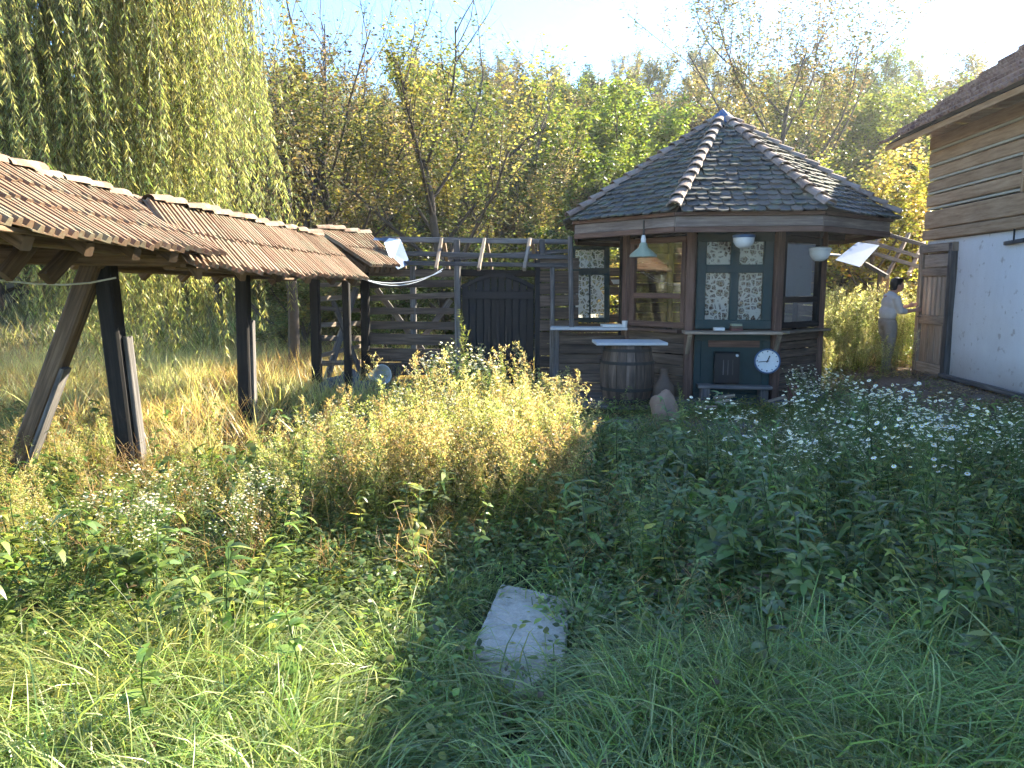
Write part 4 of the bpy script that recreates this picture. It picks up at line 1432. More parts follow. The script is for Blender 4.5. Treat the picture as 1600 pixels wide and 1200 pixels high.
def spire(h):
    st, lf = PM(), PM()
    sp = curve_stem(h, .05)
    st.stem(sp, .006, .002, (.16, .19, .06), 4)
    n = 260; t = RNG.uniform(.05, 1, n) ** .8
    w = np.where(t > .55, 1.0, .8)
    lf.strips(along(sp, t), rdir(n, .6), (.15 - .115*t) * RNG.uniform(.6, 1.2, n), .014 - .006*t, RNG.uniform(.1, .6, n), LEAFP, pick(LIME + GREEN, n))
    for k in range(16):
        b = .3 + .55 * k / 16
        p0 = along(sp, [b])[0]; d = rdir(1, 1.1)[0]; L = .34 * h * (1.05 - b)
        tt = np.linspace(0, 1, 4)[:, None]
        br = p0 + d * L * tt + np.array([0, 0, .2*L]) * tt**2
        st.stem(br, .002, .001, (.16, .19, .06))
        q = along(br, RNG.uniform(.1, 1, 16))
        lf.strips(q, rdir(16, .9), RNG.uniform(.02, .05, 16), .007, .2, LEAFP, pick(LIME, 16))
    return {'stem': st, 'foliage': lf}

def leafy(h, pal=GREEN, ll=.09, ww=.045, pairs=8):
    st, lf = PM(), PM()
    sp = curve_stem(h, random.uniform(.05, .3))
    st.stem(sp, .004, .002, (.08, .12, .04), 4)
    n = pairs * 4; t = np.repeat(np.linspace(.12, 1, pairs), 4)
    lf.strips(along(sp, t), rdir(n, .35), ll * RNG.uniform(.6, 1.15, n) * (1.15 - .5*t), ww * RNG.uniform(.7, 1.1, n) * (1.15 - .5*t), RNG.uniform(.2, .8, n), LEAFP, pick(pal, n))
    return {'stem': st, 'foliage': lf}

def dock(pal=GREEN, n=8, L=.3):
    lf = PM()
    lf.strips(RNG.normal(0, .012, (n, 3)) * [1, 1, 0], rdir(n, 1.2), RNG.uniform(.6, 1.1, n) * L, RNG.uniform(.045, .075, n) * L / .3, RNG.uniform(.2, .7, n), [.1, .25, .8, 1.0, .9, .5, .05], pick(pal, n))
    return {'foliage': lf}

def cover(pal, n=150, rad=.2, hmax=.15, l=.026, w=.014):
    p = PM()
    a = RNG.uniform(0, 2*np.pi, n); r = rad*np.sqrt(RNG.uniform(0, 1, n))
    z = RNG.uniform(.02, hmax, n) * (1 - .5 * (r/rad)**2)
    Pt = np.stack([r*np.cos(a), r*np.sin(a), z], 1)
    D = rdir(n, .3)
    p.strips(Pt, D, l * RNG.uniform(.6, 1.5, n), w * RNG.uniform(.6, 1.3, n), RNG.uniform(.1, .6, n), [.15, .9, 1, .6, .0], pick(pal, n))
    m = n // 6
    q = Pt[:m].copy(); q[:, 2] = 0
    p.strips(q, Pt[:m] - q + RNG.normal(0, .01, (m, 3)), np.maximum(z[:m], .03), .003, 0, [1, 1, 1], pick(pal, m))
    return p

def deadstems(h, n=7):
    p = PM()
    for i in range(n):
        sp = curve_stem(h * random.uniform(.5, 1), random.uniform(.1, .6)) + np.array([random.gauss(0, .05), random.gauss(0, .05), 0])
        p.stem(sp, .003, .001, pick(BROWN + STRAW, 1)[0])
        for k in range(4):
            p0 = along(sp, [random.uniform(.4, .95)])[0]
            d = rdir(1, .8)[0] * random.uniform(.04, .12)
            p.stem(np.stack([p0, p0 + d]), .0015, .0008, pick(STRAW, 1)[0])
    return p

# ------------------------------------------------------------------ trees
def tube_pm(pm, pts, r0, r1, n, col):
    pm.stem(pts, r0, r1, col, n)

def grow_tree(seed, H, r, crown_base=.25, spread=.9, n1=7, n2=6, n3=6, leaves=9000, ls=.11, pal=None, sparse_top=0.0, twig_up=.35, lw=.55, lean=0.0):
    rnd = random.Random(seed)
    tr, cr = PM(), PM()
    bark = (.5, .5, .5)
    anchors = []
    def poly(p, d, L, r0, r1, n, wander, upb, sides):
        pts = [np.array(p, float)]
        d = np.array(d, float)
        for i in range(n):
            d = d + np.array([rnd.gauss(0, wander), rnd.gauss(0, wander), rnd.gauss(0, wander) + upb / n])
            d /= np.linalg.norm(d)
            pts.append(pts[-1] + d * L / n)
        pts = np.array(pts)
        tr.stem(pts, r0, r1, bark, sides)
        return pts
    trunk = poly((0, 0, -.3), (lean, 0, 1), H * .62, r, r * .45, 6, .07, .2, 8)
    for i in range(n1):
        f = crown_base + (1 - crown_base) * (i + .5) / n1
        p = along(trunk, [f])[0]
        a = i * 2.4 + rnd.uniform(-.5, .5)
        el = .35 + .9 * f
        d = np.array([math.cos(a) * spread, math.sin(a) * spread, el])
        d /= np.linalg.norm(d)
        L1 = H * (.50 - .12 * f) * rnd.uniform(.85, 1.15)
        b1 = poly(p, d, L1, r * .42 * (1.1 - .5 * f), r * .12, 5, .13, twig_up, 5)
        for j in range(n2):
            g = .25 + .75 * (j + .5) / n2
            p2 = along(b1, [g])[0]
            d2 = np.array([rnd.gauss(0, 1), rnd.gauss(0, 1), rnd.uniform(.1, 1.1)]); d2 /= np.linalg.norm(d2)
            d2 = d2 * .75 + (b1[-1] - b1[0]) / L1 * .6
            b2 = poly(p2, d2 / np.linalg.norm(d2), L1 * rnd.uniform(.36, .56), r * .1, r * .035, 4, .16, twig_up, 4)
            for k in range(n3):
                p3 = along(b2, [.15 + .85 * (k + .5) / n3])[0]
                d3 = np.array([rnd.gauss(0, .8), rnd.gauss(0, .8), rnd.uniform(-.1, 1.0) + twig_up]); d3 /= np.linalg.norm(d3)
                b3 = poly(p3, d3, L1 * rnd.uniform(.14, .30), r * .035, r * .008, 3, .12, twig_up, 3)
                anchors.append(b3)
    anc = np.array(anchors)                      # (m, 4, 3)
    ztop, zmin = anc[..., 2].max(), anc[..., 2].min()
    per = max(1, leaves // len(anc))
    pal = np.asarray(pal or GREEN)
    for b in anc:
        zf = (b[-1, 2] - zmin) / (ztop - zmin)
        m = int(per * max(0.04, 1 - sparse_top * max(0, (zf - .35) / .5)) * rnd.uniform(.5, 1.5))
        if m < 1: continue
        base = pal[rnd.randrange(len(pal))] * rnd.uniform(.75, 1.25)
        q = along(b, RNG.uniform(0, 1, m)) + RNG.normal(0, ls * .75, (m, 3))
        D = rdir(m, -.25)
        C = np.clip(base * (1 + RNG.normal(0, .25, (m, 1))) * (1 + RNG.normal(0, .07, (m, 3))), .005, .9)
        cr.rhomb(q, D, RNG.normal(0, 1, (m, 3)) + np.array([0, 0, .8]), ls * RNG.uniform(.6, 1.3, m), ls * lw * RNG.uniform(.7, 1.2, m), C)
    return tr, cr

def tree_meshes(name, args, bark='bark'):
    tr, cr = grow_tree(**args)
    return (('trunk', tr.mesh('trunk', M[bark])), ('crown', cr.mesh('crown', M['treeleaf'])))

def place(parts, name, label, cat, loc, rz=0.0, sc=1.0, group=None, tilt=(0, 0), matrix_scale=None):
    o = bpy.data.objects.new(name, None)
    o.empty_display_size = .1
    COL.objects.link(o)
    o.location = loc
    o.rotation_euler = (tilt[0], tilt[1], rz)
    o.scale = (sc, sc, sc) if not matrix_scale else matrix_scale
    tag(o, label, cat, group)
    for nm, me in parts:
        c = bpy.data.objects.new(nm, me)
        COL.objects.link(c)
        c.parent = o
        if nm in ('flowers', 'seed_plume', 'foliage', 'crown'):
            c['kind'] = 'stuff'
    return o

OLIVE = [(.125, .135, .05), (.16, .15, .06), (.095, .11, .042), (.20, .17, .075)]
YEL = [(.34, .27, .075), (.29, .25, .075), (.40, .30, .09), (.23, .23, .07)]
TAN = [(.22, .175, .10), (.27, .205, .115), (.17, .15, .08), (.30, .23, .13)]
DKG = [(.055, .085, .025), (.075, .105, .03), (.10, .12, .035)]
T = {}
T['walnut'] = tree_meshes('walnut', dict(seed=11, H=6.6, r=.12, crown_base=.14, spread=1.0, n1=11, n2=8, n3=7, leaves=34000, ls=.08, pal=OLIVE + [(.22, .20, .06), (.26, .21, .06), (.20, .21, .06)], sparse_top=1.0, twig_up=.55))
T['bare'] = tree_meshes('bare', dict(seed=5, H=7.4, r=.10, crown_base=.12, spread=.75, n1=10, n2=7, n3=7, leaves=17000, ls=.075, pal=OLIVE + TAN, sparse_top=1.05, twig_up=.7))
T['plum'] = tree_meshes('plum', dict(seed=23, H=8.6, r=.11, crown_base=.2, spread=.8, n1=9, n2=7, n3=7, leaves=19000, ls=.08, pal=OLIVE + TAN[:2], sparse_top=.55, twig_up=.6))
T['hill'] = [tree_meshes('hill', dict(seed=31 + i, H=h, r=.16, crown_base=.1, spread=sp, n1=9, n2=6, n3=6, leaves=19000, ls=.15, pal=pl, sparse_top=st, twig_up=.4))
             for i, (h, sp, pl, st) in enumerate([(6.5, .9, OLIVE, .5), (7.5, .8, OLIVE + YEL[:2] + TAN, .6), (6.0, 1.0, TAN + OLIVE, .7), (6.8, .8, [(.15, .19, .04), (.19, .22, .05), (.12, .16, .035)], .2), (5.5, 1.0, DKG + OLIVE[:1], .1)])]
T['bush'] = [tree_meshes('bush', dict(seed=61 + i, H=h, r=.07, crown_base=.02, spread=1.2, n1=10, n2=5, n3=5, leaves=13000, ls=.075, pal=pl, sparse_top=.3, twig_up=.3))
             for i, (h, pl) in enumerate([(3.4, YEL + LIME[:2]), (3.0, DKG), (2.6, OLIVE), (3.2, YEL + TAN)])]

def at_ground(px, Y):
    x = (px - 800) / FPX * Y * cTH
    return V((x, Y, gh(x, Y) - .05))
place(T['walnut'], 'broadleaf_tree', 'spreading yellow-olive tree with bare upright twigs behind the gate', 'tree', at_ground(702, 17.0), 0.6, 1.16)
place(T['bare'], 'broadleaf_tree', 'thin half-bare tree between the willow and the spreading tree', 'tree', at_ground(528, 18.0), 1.2, 1.14)
place(T['bare'], 'broadleaf_tree', 'half-bare tree close behind the right edge of the willow', 'tree', at_ground(440, 17.2), 3.4, 1.08)
place(T['plum'], 'broadleaf_tree', 'tall sparse tree rising against the sky behind the kiosk roof', 'tree', at_ground(1215, 21.0), 2.0, 1.22)
place(T['bare'], 'broadleaf_tree', 'thin-twigged tree against the sky right of the spreading tree', 'tree', at_ground(830, 20.5), 4.4, .92)
place(T['bush'][0], 'yellow_bush', 'bright yellow-leaved bush between the kiosk and the farmhouse', 'bush', at_ground(1372, 16.6), .4, 1.32)
place(T['bush'][3], 'yellow_bush', 'yellow and tan bush half hidden by the farmhouse corner', 'bush', at_ground(1432, 17.5), 2.0, 1.3)
for i, (px, Y, k, s, lab) in enumerate([(610, 15.6, 1, .95, 'dark green bush behind the slatted fence, left of the gate'), (760, 15.8, 1, .9, 'dark green bush straight behind the peak of the gate'), (850, 15.5, 1, 1.05, 'dark green bush behind the plank wall by the kiosk'),
                                        (905, 15.2, 0, .72, 'small yellow bush seen under the left kiosk eave'), (930, 17.6, 1, 1.3, 'tall dark green bush rising left of the kiosk roof'), (560, 16.6, 2, 1.1, 'olive bush behind the short board fence'), (480, 16.0, 2, 1.0, 'olive bush behind the end of the middle shelter'),
                                        (1010, 17.8, 0, 1.25, 'yellow-green bush behind the left slope of the kiosk roof'), (1300, 18.5, 3, 1.5, 'tan and yellow bush right of the kiosk peak')]):
    place(T['bush'][k], 'green_bush' if k in (1, 2) else 'yellow_bush', lab, 'bush', at_ground(px, Y), i * 1.3, s)
# wooded slope
rh = random.Random(4)
for Y, step in ((21, 2.6), (24.5, 2.9), (28.5, 3.2), (33, 3.5), (38.5, 3.9), (45, 4.4), (53, 5.0), (62, 5.6)):
    x = -Y * .76
    while x < Y * .68:
        xx, yy = x + rh.uniform(-.9, .9), Y + rh.uniform(-1.3, 1.3)
        k = rh.choice([0, 0, 1, 1, 2, 2, 3, 3, 4])
        s = rh.uniform(.72, 1.05) * (1.0 if Y > 24 else .8)
        z = gh(xx, yy)
        kind = ('olive', 'yellow-tinged', 'tan half-bare', 'light green', 'dark green')[k]
        where = 'at the foot of the wooded hillside' if Y < 26 else ('halfway up the wooded hillside' if Y < 42 else 'near the crest of the wooded hillside')
        place(T['hill'][k], 'hillside_tree', kind + ' autumn tree ' + where, 'tree', (xx, yy, z - .2), rh.uniform(0, 6.28), s, kind + ' trees ' + where)
        x += step

# willow: trunk, limbs and curtains of hanging strands
def willow():
    rnd = random.Random(3)
    wc = V((-6.9, 11.0, 0))
    tr = PM(); lf = PM(); tw = PM()
    b = (.5, .5, .5)
    tp = np.array([(-1.5, 0, -.2), (-1.3, .1, 1.5), (-.9, .1, 3.0), (-.35, 0, 4.6), (.1, 0, 6.2)])
    tr.stem(tp, .36, .2, b, 10)
    limbs = []
    for i in range(13):
        a = i * 2 * math.pi / 13 + rnd.uniform(-.2, .2)
        R = rnd.uniform(2.3, 3.5)
        z0 = rnd.uniform(2.6, 6.0)
        pts = np.array([(R * f * math.cos(a), R * f * math.sin(a), z0 + (7.6 - z0 + rnd.uniform(-.6, 1.4)) * (1 - (1 - f) ** 2)) for f in np.linspace(0, 1, 7)])
        tr.stem(pts, .11, .02, b, 6)
        limbs.append(pts)
    n_st = 0
    P_, D_, C_, L_ = [], [], [], []
    for cl in range(255):
        lb = limbs[rnd.choice([0, 1, 1, 11, 12, 12, 10, 9, 8]) if cl % 3 else rnd.randrange(13)]
        f = rnd.uniform(.35, 1.0)
        c = along(lb, [f])[0]
        ca = math.atan2(c[1], c[0]) + rnd.uniform(-.35, .35)
        cr = math.hypot(c[0], c[1]) * rnd.uniform(.95, 1.08)
        c = np.array([cr * math.cos(ca), cr * math.sin(ca), c[2] + rnd.uniform(-.8, .6)])
        bot = rnd.choice([1.3, 2.0, 2.4, 2.8, 3.4, 4.0])
        if cl < 52:
            c = np.array([1.6 + rnd.uniform(-1.3, 1.3), -.6 + rnd.uniform(-.9, 1.2), rnd.uniform(3.6, 6.0)]); bot = rnd.uniform(.6, 1.5)
        tint = rnd.random()
        for s in range(9):
            st = c + np.array([rnd.gauss(0, .27), rnd.gauss(0, .27), rnd.uniform(-.5, .4)])
            zb = bot + rnd.uniform(-.4, 1.6)
            Ls = st[2] - zb
            if Ls < .6: continue
            n = 9
            t = np.linspace(0, 1, n)
            out = np.array([math.cos(ca), math.sin(ca), 0]) * rnd.uniform(.1, .5)
            sway = np.array([rnd.gauss(.12, .30), rnd.gauss(-.05, .25), 0]); wig = rnd.uniform(0, 6.28); wa = rnd.uniform(.01, .06)
            pts = st + out * (1 - (1 - t)[:, None] ** 3) + sway * t[:, None] ** 2 + np.array([0, 0, -1.0]) * (Ls * t)[:, None] + np.stack([wa * np.sin(t * 7 + wig), wa * np.cos(t * 6 + wig), 0 * t], 1)
            tw.stem(pts, .006, .002, (.16, .13, .05))
            m = int(Ls * rnd.uniform(16, 40))
            q = along(pts, RNG.uniform(0.02, 1, m))
            P_.append(q)
            d = rdir(m, -1.5); D_.append(d)
            pal = [(.28, .30, .11), (.35, .34, .13), (.22, .26, .10)] if tint < .6 else ([(.38, .35, .12), (.33, .32, .11)] if tint < .85 else [(.12, .16, .05), (.15, .18, .05)])
            C_.append(pick(pal, m, .22)); n_st += 1
    P_, D_, C_ = np.concatenate(P_), np.concatenate(D_), np.concatenate(C_)
    m = len(P_)
    lf.rhomb(P_, D_, RNG.normal(0, 1, (m, 3)), RNG.uniform(.06, .13, m), RNG.uniform(.010, .018, m), C_)
    o = thing('weeping_willow', 'large weeping willow with yellowing hanging strands behind the shelters', 'tree', wc)
    link('trunk', tr.mesh('trunk', M['bark']), o)
    link('hanging_twigs', tw.mesh('hanging_twigs', M['leaf']), o)
    link('crown', lf.mesh('crown', M['willowleaf']), o)
willow()
mb = MB().tube([at_ground(455, 13.5), at_ground(457, 13.5) + V((0, 0, 1.2)), at_ground(452, 13.6) + V((.03, 0, 2.4)), at_ground(448, 13.7) + V((.05, .1, 3.9))], [.11, .095, .08, .04], 9)
tk = thing('broadleaf_tree', 'grey leaning trunk of a small tree seen under the middle shelter', 'tree', at_ground(455, 13.5))
mb.build('trunk', M['bark'], tk, True)
_, c_ = grow_tree(77, 4.2, .06, .3, .8, 6, 5, 5, 2600, .09, OLIVE, .2)
link('crown', c_.mesh('crown', M['treeleaf']), tk, V((0, 0, 1.4)))

# ------------------------------------------------------------------ undergrowth
def proto(parts):
    """one joined mesh of a plant, as an object outside the scene for scattering"""
    if isinstance(parts, dict):
        pm = PM()
        for q in parts.values():
            for v, f, c in zip(q.v, q.f, q.c):
                pass
        pm.v = sum((q.v for q in parts.values()), [])
        pm.c = sum((q.c for q in parts.values()), [])
        off = 0
        for q in parts.values():
            pm.f += [f + off for f in q.f]
            off += q.n
        pm.n = off
    else:
        pm = parts
    return bpy.data.objects.new('plant', pm.mesh('plant', M['leaf']))

def scatter(name, label, cat, pts, protos):
    """pts: (x, y, scale, tilt) on the ground; instances a random proto on each"""
    n = len(pts)
    me = bpy.data.meshes.new(name)
    co = np.array([(x, y, gh(x, y) - .01) for x, y, s, t in pts], dtype=np.float32)
    me.vertices.add(n); me.vertices.foreach_set('co', co.ravel())
    rot = np.stack([RNG.normal(0, 1, n) * [p[3] for p in pts], RNG.normal(0, 1, n) * [p[3] for p in pts], RNG.uniform(0, 6.28, n)], 1)
    a = me.attributes.new('rot', 'FLOAT_VECTOR', 'POINT'); a.data.foreach_set('vector', rot.astype(np.float32).ravel())
    a = me.attributes.new('scl', 'FLOAT', 'POINT'); a.data.foreach_set('value', np.array([p[2] for p in pts], dtype=np.float32))
    a = me.attributes.new('idx', 'INT', 'POINT'); k_ = len(protos); off_ = random.random() * 50
    ids = [int((mnoise.noise(V((p[0] * .55, p[1] * .55, off_))) * .5 + .5) * k_ * 2.2 + random.random() * 1.3) % k_ for p in pts]
    a.data.foreach_set('value', np.array(ids, dtype=np.int32))
    me.update()
    o = bpy.data.objects.new(name, me)
    COL.objects.link(o)
    g = bpy.data.node_groups.new(name + '_scatter', 'GeometryNodeTree')
    g.interface.new_socket(name='Geometry', in_out='INPUT', socket_type='NodeSocketGeometry')
    g.interface.new_socket(name='Geometry', in_out='OUTPUT', socket_type='NodeSocketGeometry')
    gi, go = g.nodes.new('NodeGroupInput'), g.nodes.new('NodeGroupOutput')
    def attr(nm, typ):
        q = g.nodes.new('GeometryNodeInputNamedAttribute'); q.data_type = typ
        q.inputs['Name'].default_value = nm
        return q.outputs['Attribute']
    rt = g.nodes.new('FunctionNodeEulerToRotation'); g.links.new(attr('rot', 'FLOAT_VECTOR'), rt.inputs[0])
    sc_, ix = attr('scl', 'FLOAT'), attr('idx', 'INT')
    jn = g.nodes.new('GeometryNodeJoinGeometry')
    for k, p in enumerate(protos):
        cmp_ = g.nodes.new('FunctionNodeCompare'); cmp_.data_type = 'INT'; cmp_.operation = 'EQUAL'
        g.links.new(ix, cmp_.inputs[2]); cmp_.inputs[3].default_value = k
        oi = g.nodes.new('GeometryNodeObjectInfo'); oi.inputs['Object'].default_value = p
        ip = g.nodes.new('GeometryNodeInstanceOnPoints')
        g.links.new(gi.outputs[0], ip.inputs['Points'])
        g.links.new(cmp_.outputs[0], ip.inputs['Selection'])
        g.links.new(oi.outputs['Geometry'], ip.inputs['Instance'])
        g.links.new(rt.outputs[0], ip.inputs['Rotation'])
        g.links.new(sc_, ip.inputs['Scale'])
        g.links.new(ip.outputs[0], jn.inputs[0])
    g.links.new(jn.outputs[0], go.inputs[0])
    md = o.modifiers.new('scatter', 'NODES'); md.node_group = g
    tag(o, label, cat, None, 'stuff')
    return o

def on_path(x, y):
    for i in range(len(path_c) - 1):
        a, b = path_c[i], path_c[i + 1]
        if a[0] <= x < b[0]:
            f = (x - a[0]) / (b[0] - a[0])
            return abs(y - (a[1] + (b[1] - a[1]) * f)) < .45
    return False
def blocked(x, y, margin=0.0):
    d = V((x, y, 0)) - sc
    lx, ly = d.x * math.cos(-ang) - d.y * math.sin(-ang), d.x * math.sin(-ang) + d.y * math.cos(-ang)
    if abs(lx) < .21 + margin * 1.3 and -.50 - margin < ly < .52 + margin: return True
    if (x - KC.x) ** 2 + (y - KC.y) ** 2 < 1.75 ** 2: return True
    if .4 < x < 2.6 and 9.5 < y < 11.3: return True
    if x > 6.7 and y < 12.9: return True
    return False
def region(n, x0, x1, y0, y1, dens, smin, smax, tilt=.12, margin=.0, path=.12, fru=True):
    out = []
    for _ in range(n):
        x, y = random.uniform(x0, x1), random.uniform(y0, y1)
        if abs(x - .03) < .36 and 2.1 < y < 2.85 and random.random() < .88: continue      # trodden end of the slab
        if fru and abs(x) > .72 * y + .6: continue
        if blocked(x, y, margin): continue
        if on_path(x, y) and random.random() > path: continue
        if dens and random.random() > dens(x, y): continue
        out.append((x, y, random.uniform(smin, smax), tilt))
    return out
nz = lambda x, y, s, o: mnoise.noise(V((x * s, y * s, o))) * .5 + .5
bare = lambda x, y: 1 - .93 * sm(4.3, 5.3, x) * sm(8.0, 9.0, y) * sm(14.0, 12.8, y)

# low leaves everywhere
scatter('ground_cover', 'low green leaves covering the yard floor', 'ground cover',
        region(9000, -8, 6.6, 1.6, 12, lambda x, y: (.3 if y < 2.9 else (.9 if y < 6 else .45)) * bare(x, y) * (1 - .6 * sm(-2.2, -3.5, x) * sm(6, 8, y)), .8, 1.7, .1, .03),
        [proto(cover(p)) for p in (GREEN, DEEP, GREEN + LIME, DEEP + BROWN[:1])])
# fine green grass
scatter('grass', 'long arching green grass tufts among the weeds', 'grass',
        region(8500, -8, 6.6, 1.6, 8.3, lambda x, y: (sm(.35, .75, nz(x, y, .8, 1)) * .8 + .12) * bare(x, y) * (1 if y < 4 else .6) * (.22 if x > .25 and y > 2.7 else 1), .6, 1.15, .15, .02)
        + region(3600, -3.2, 3.2, 1.7, 3.0, lambda x, y: (1 if y < 2.7 else .4) * sm(.25, .5, nz(x, y, 1.3, 31)), .8, 1.45, .2, .03)
        + [(p.x + random.gauss(0, .02) + (p.x - cen.x) * .12, p.y + random.gauss(0, .02) + (p.y - cen.y) * .08, random.uniform(.15, .3), .3) for p in top if random.random() < .45],
        [proto(grass(84, .26, .62, p, .0048, (.45, 1.0), .06, 1.5, l)) for p, l in ((BLADEG, (.8, -.4, 0)), (BLADEG + GREEN, (-.8, -.3, 0)), (BLADEG + LIME, (.0, -.9, 0)), (BLADEG, (1.0, .2, 0)))])
# dry straw grass, left and behind the fence
scatter('dry_grass', 'tall dry straw-coloured grass around and behind the shelters', 'dry grass',
        region(6500, -14, 0.3, 6.5, 17.5, lambda x, y: sm(-.8, -2.4, x + (y > 12) * -2.5) * (.5 + .5 * sm(7, 10, y)) * sm(.2, .6, nz(x, y, .6, 5)), .8, 1.5, .15, path=0, fru=False)
        + region(900, 3.0, 9.5, 13.2, 18, lambda x, y: .6, .9, 1.5, .15, path=0, fru=False)
        + region(650, -6, 1.0, 3.6, 8, lambda x, y: sm(.5, .8, nz(x, y, .9, 8)) * .7, .5, 1.0, .25),
        [proto(grass(38, .28, .62, p, .006, (.1, .8), .07, 2.2)) for p in (STRAW, STRAW + GOLD, GOLD + LIME[:1], STRAW + BROWN)])
# grasses on the slope edge behind
scatter('slope_grass', 'rough olive grass at the foot of the wooded slope', 'grass',
        region(2200, -14, 14, 15.5, 24, None, 1.4, 2.6, .15, path=1, fru=True),
        [proto(grass(40, .25, .55, p, .012, (.1, .8), .12, 2.0)) for p in (GOLD + GREEN, OLIVE, TAN)])
# mixed leafy weeds
scatter('leafy_weeds', 'knee-high leafy weeds filling the yard', 'weeds',
        region(3200, -7, 6.4, 2.2, 7.8, lambda x, y: (.12 + .88 * sm(.38, .62, nz(x, y, .9, 12))) * bare(x, y) * (.6 if y < 3 else 1) * (.2 if y > 6.8 and x > .4 else 1) * (.35 if x < -2 and y > 6 else 1), .6, 1.45, .2, .2),
        [proto(leafy(.36, p, a, b, k)) for p, a, b, k in ((GREEN, .085, .04, 8), (DEEP, .11, .055, 7), (GREEN + LIME, .07, .028, 10), (DEEP + GREEN, .13, .035, 9), (LIME, .075, .03, 9))])
scatter('dead_stems', 'thin brown dead stems tangled in the weeds', 'dead stems',
        region(420, -5, .3, 3.6, 8, None, .5, 1.0, .3, .1) + region(120, .6, 5, 3, 8, None, .6, 1.0, .3, .1),
        [proto(deadstems(.5)) for _ in range(3)])
# yellow-green feathery mass left of the middle, sunlit
scatter('feathery_weeds', 'mass of feathery yellow-green weeds in the sun left of the slab', 'weeds',
        region(900, -1.7, .50, 4.6, 7.6, lambda x, y: (sm(-1.7, -.5, x) * .9 + .1) * (1 if x < .085 * y else 0), .55, .98, .12, .1)
        + region(110, -4.2, -1.2, 3.8, 6.5, None, .4, .7, .15, .1),
        [proto(plume(.8, p, t)) for p, t in ((LIME, GOLD + STRAW), (LIME + GREEN, GOLD + LIME), (LIME, STRAW))])
scatter('roadside_weeds', 'bright yellow-green weeds in the gap between kiosk and farmhouse', 'weeds',
        region(420, 3.9, 7.6, 12.9, 15.5, None, .9, 1.5, .12, 0, 1, False) + region(120, 4.6, 6.2, 11.6, 13, lambda x, y: .5, .5, .8, .12, 0, 1, False),
        [proto(plume(1.0, LIME, GOLD)), proto(plume(.9, LIME + GREEN, GOLD + LIME))])
scatter('leaf_litter', 'fallen brown leaves on the bare earth before the farmhouse and path', 'leaf litter',
        region(260, 4.2, 6.7, 8.0, 13.2, None, .7, 1.4, .05, 0, 1, False) + region(120, -3.2, 4.4, 8.2, 9.4, None, .6, 1.2, .05, 0, 1, False),
        [proto(cover(p, 26, .22, .03, .045, .028)) for p in (BROWN + STRAW, BROWN, TAN)])
# small-leaved shaded weeds right
scatter('shaded_weeds', 'dense small-leaved green weeds in the shade of the farmhouse', 'weeds',
        region(2500, .5, 6.5, 2.8, 7.9, lambda x, y: bare(x, y) * (.5 + .5 * nz(x, y, .9, 20)) * (.15 if y > 6.6 and x < 3.3 else 1), .6, 1.1, .15, .22),
        [proto(leafy(.42, DEEP + GREEN, .06, .022, 13)), proto(leafy(.5, GREEN, .10, .018, 14)), proto(dock(DEEP + GREEN, 7, .24)), proto(dock(DEEP, 6, .2)), proto(leafy(.34, DEEP + GREEN, .12, .06, 6)), proto(leafy(.38, DEEP, .05, .03, 12))])

# individual standing plants
def plant_set(fn, k):
    return [[(nm, pm.mesh(nm, M['leaf'])) for nm, pm in fn().items()] for _ in range(k)]
PL = {'flea': plant_set(lambda: fleabane(.72), 5), 'plume': plant_set(lambda: plume(.85, LIME, GOLD + STRAW), 4), 'dock': plant_set(lambda: dock(GREEN, 9, .34), 3), 'spire': plant_set(lambda: spire(1.25), 2),
      'tallleaf': plant_set(lambda: leafy(.62, GREEN + DEEP, .15, .03, 13), 3)}
def put(kind, x, y, s, name, label, cat, group=None, tilt=.1):
    parts = random.choice(PL[kind])
    return place(parts, name, label, cat, (x, y, gh(x, y) - .01), random.uniform(0, 6.28), s, group, (random.gauss(0, tilt), random.gauss(0, tilt)))
def many(n, kind, x0, x1, y0, y1, s0, s1, name, label, cat, group, cond=None):
    k = 0
    while k < n:
        x, y = random.uniform(x0, x1), random.uniform(y0, y1)
        if blocked(x, y, .2) or on_path(x, y) or abs(x) > .70 * y or (cond and not cond(x, y)): continue
        put(kind, x, y, random.uniform(s0, s1), name, label, cat, group)
        k += 1
for px, Y, s, lab in ((722, 7.0, 1.12, 'tallest leafy weed spire, standing before the dark gate'), (788, 6.9, .82, 'second tall weed spire, right of the tallest before the gate'), (1072, 6.6, .62, 'slim green weed spire right of the sandstone boulder')):
    x = (px - 800) / FPX * Y * cTH
    put('spire', x, Y, s, 'tall_weed', lab, 'weed', 'tall weed spires', .03)
many(26, 'flea', 1.2, 3.3, 3.7, 5.4, .95, 1.3, 'fleabane_plant', 'tall white-flowered weed among the leafy stalks right of the slab', 'flowering weed', 'white flowers right of the slab')
many(34, 'flea', 1.9, 3.4, 4.8, 6.8, .55, .85, 'fleabane_plant', 'white-flowered weed in the thick patch before the kiosk shelf', 'flowering weed', 'white flowers before the kiosk')
many(18, 'flea', 3.2, 5.2, 4.4, 6.8, .5, .75, 'fleabane_plant', 'white-flowered weed scattered in the shade towards the farmhouse', 'flowering weed', 'white flowers near the farmhouse')
many(26, 'flea', -2.5, -1.2, 3.4, 4.8, .5, .75, 'fleabane_plant', 'low white-flowered weed in the sunny left foreground', 'flowering weed', 'white flowers in the left foreground')
many(18, 'flea', -1.6, .3, 5.4, 6.9, .7, 1.0, 'fleabane_plant', 'tall white-flowered weed in the sun before the fence and gate', 'flowering weed', 'white flowers before the gate')
many(7, 'flea', -.9, .1, 6.6, 7.6, 1.1, 1.4, 'fleabane_plant', 'tallest white-flowered weed standing close before the gate', 'flowering weed', 'tall white flowers at the gate')
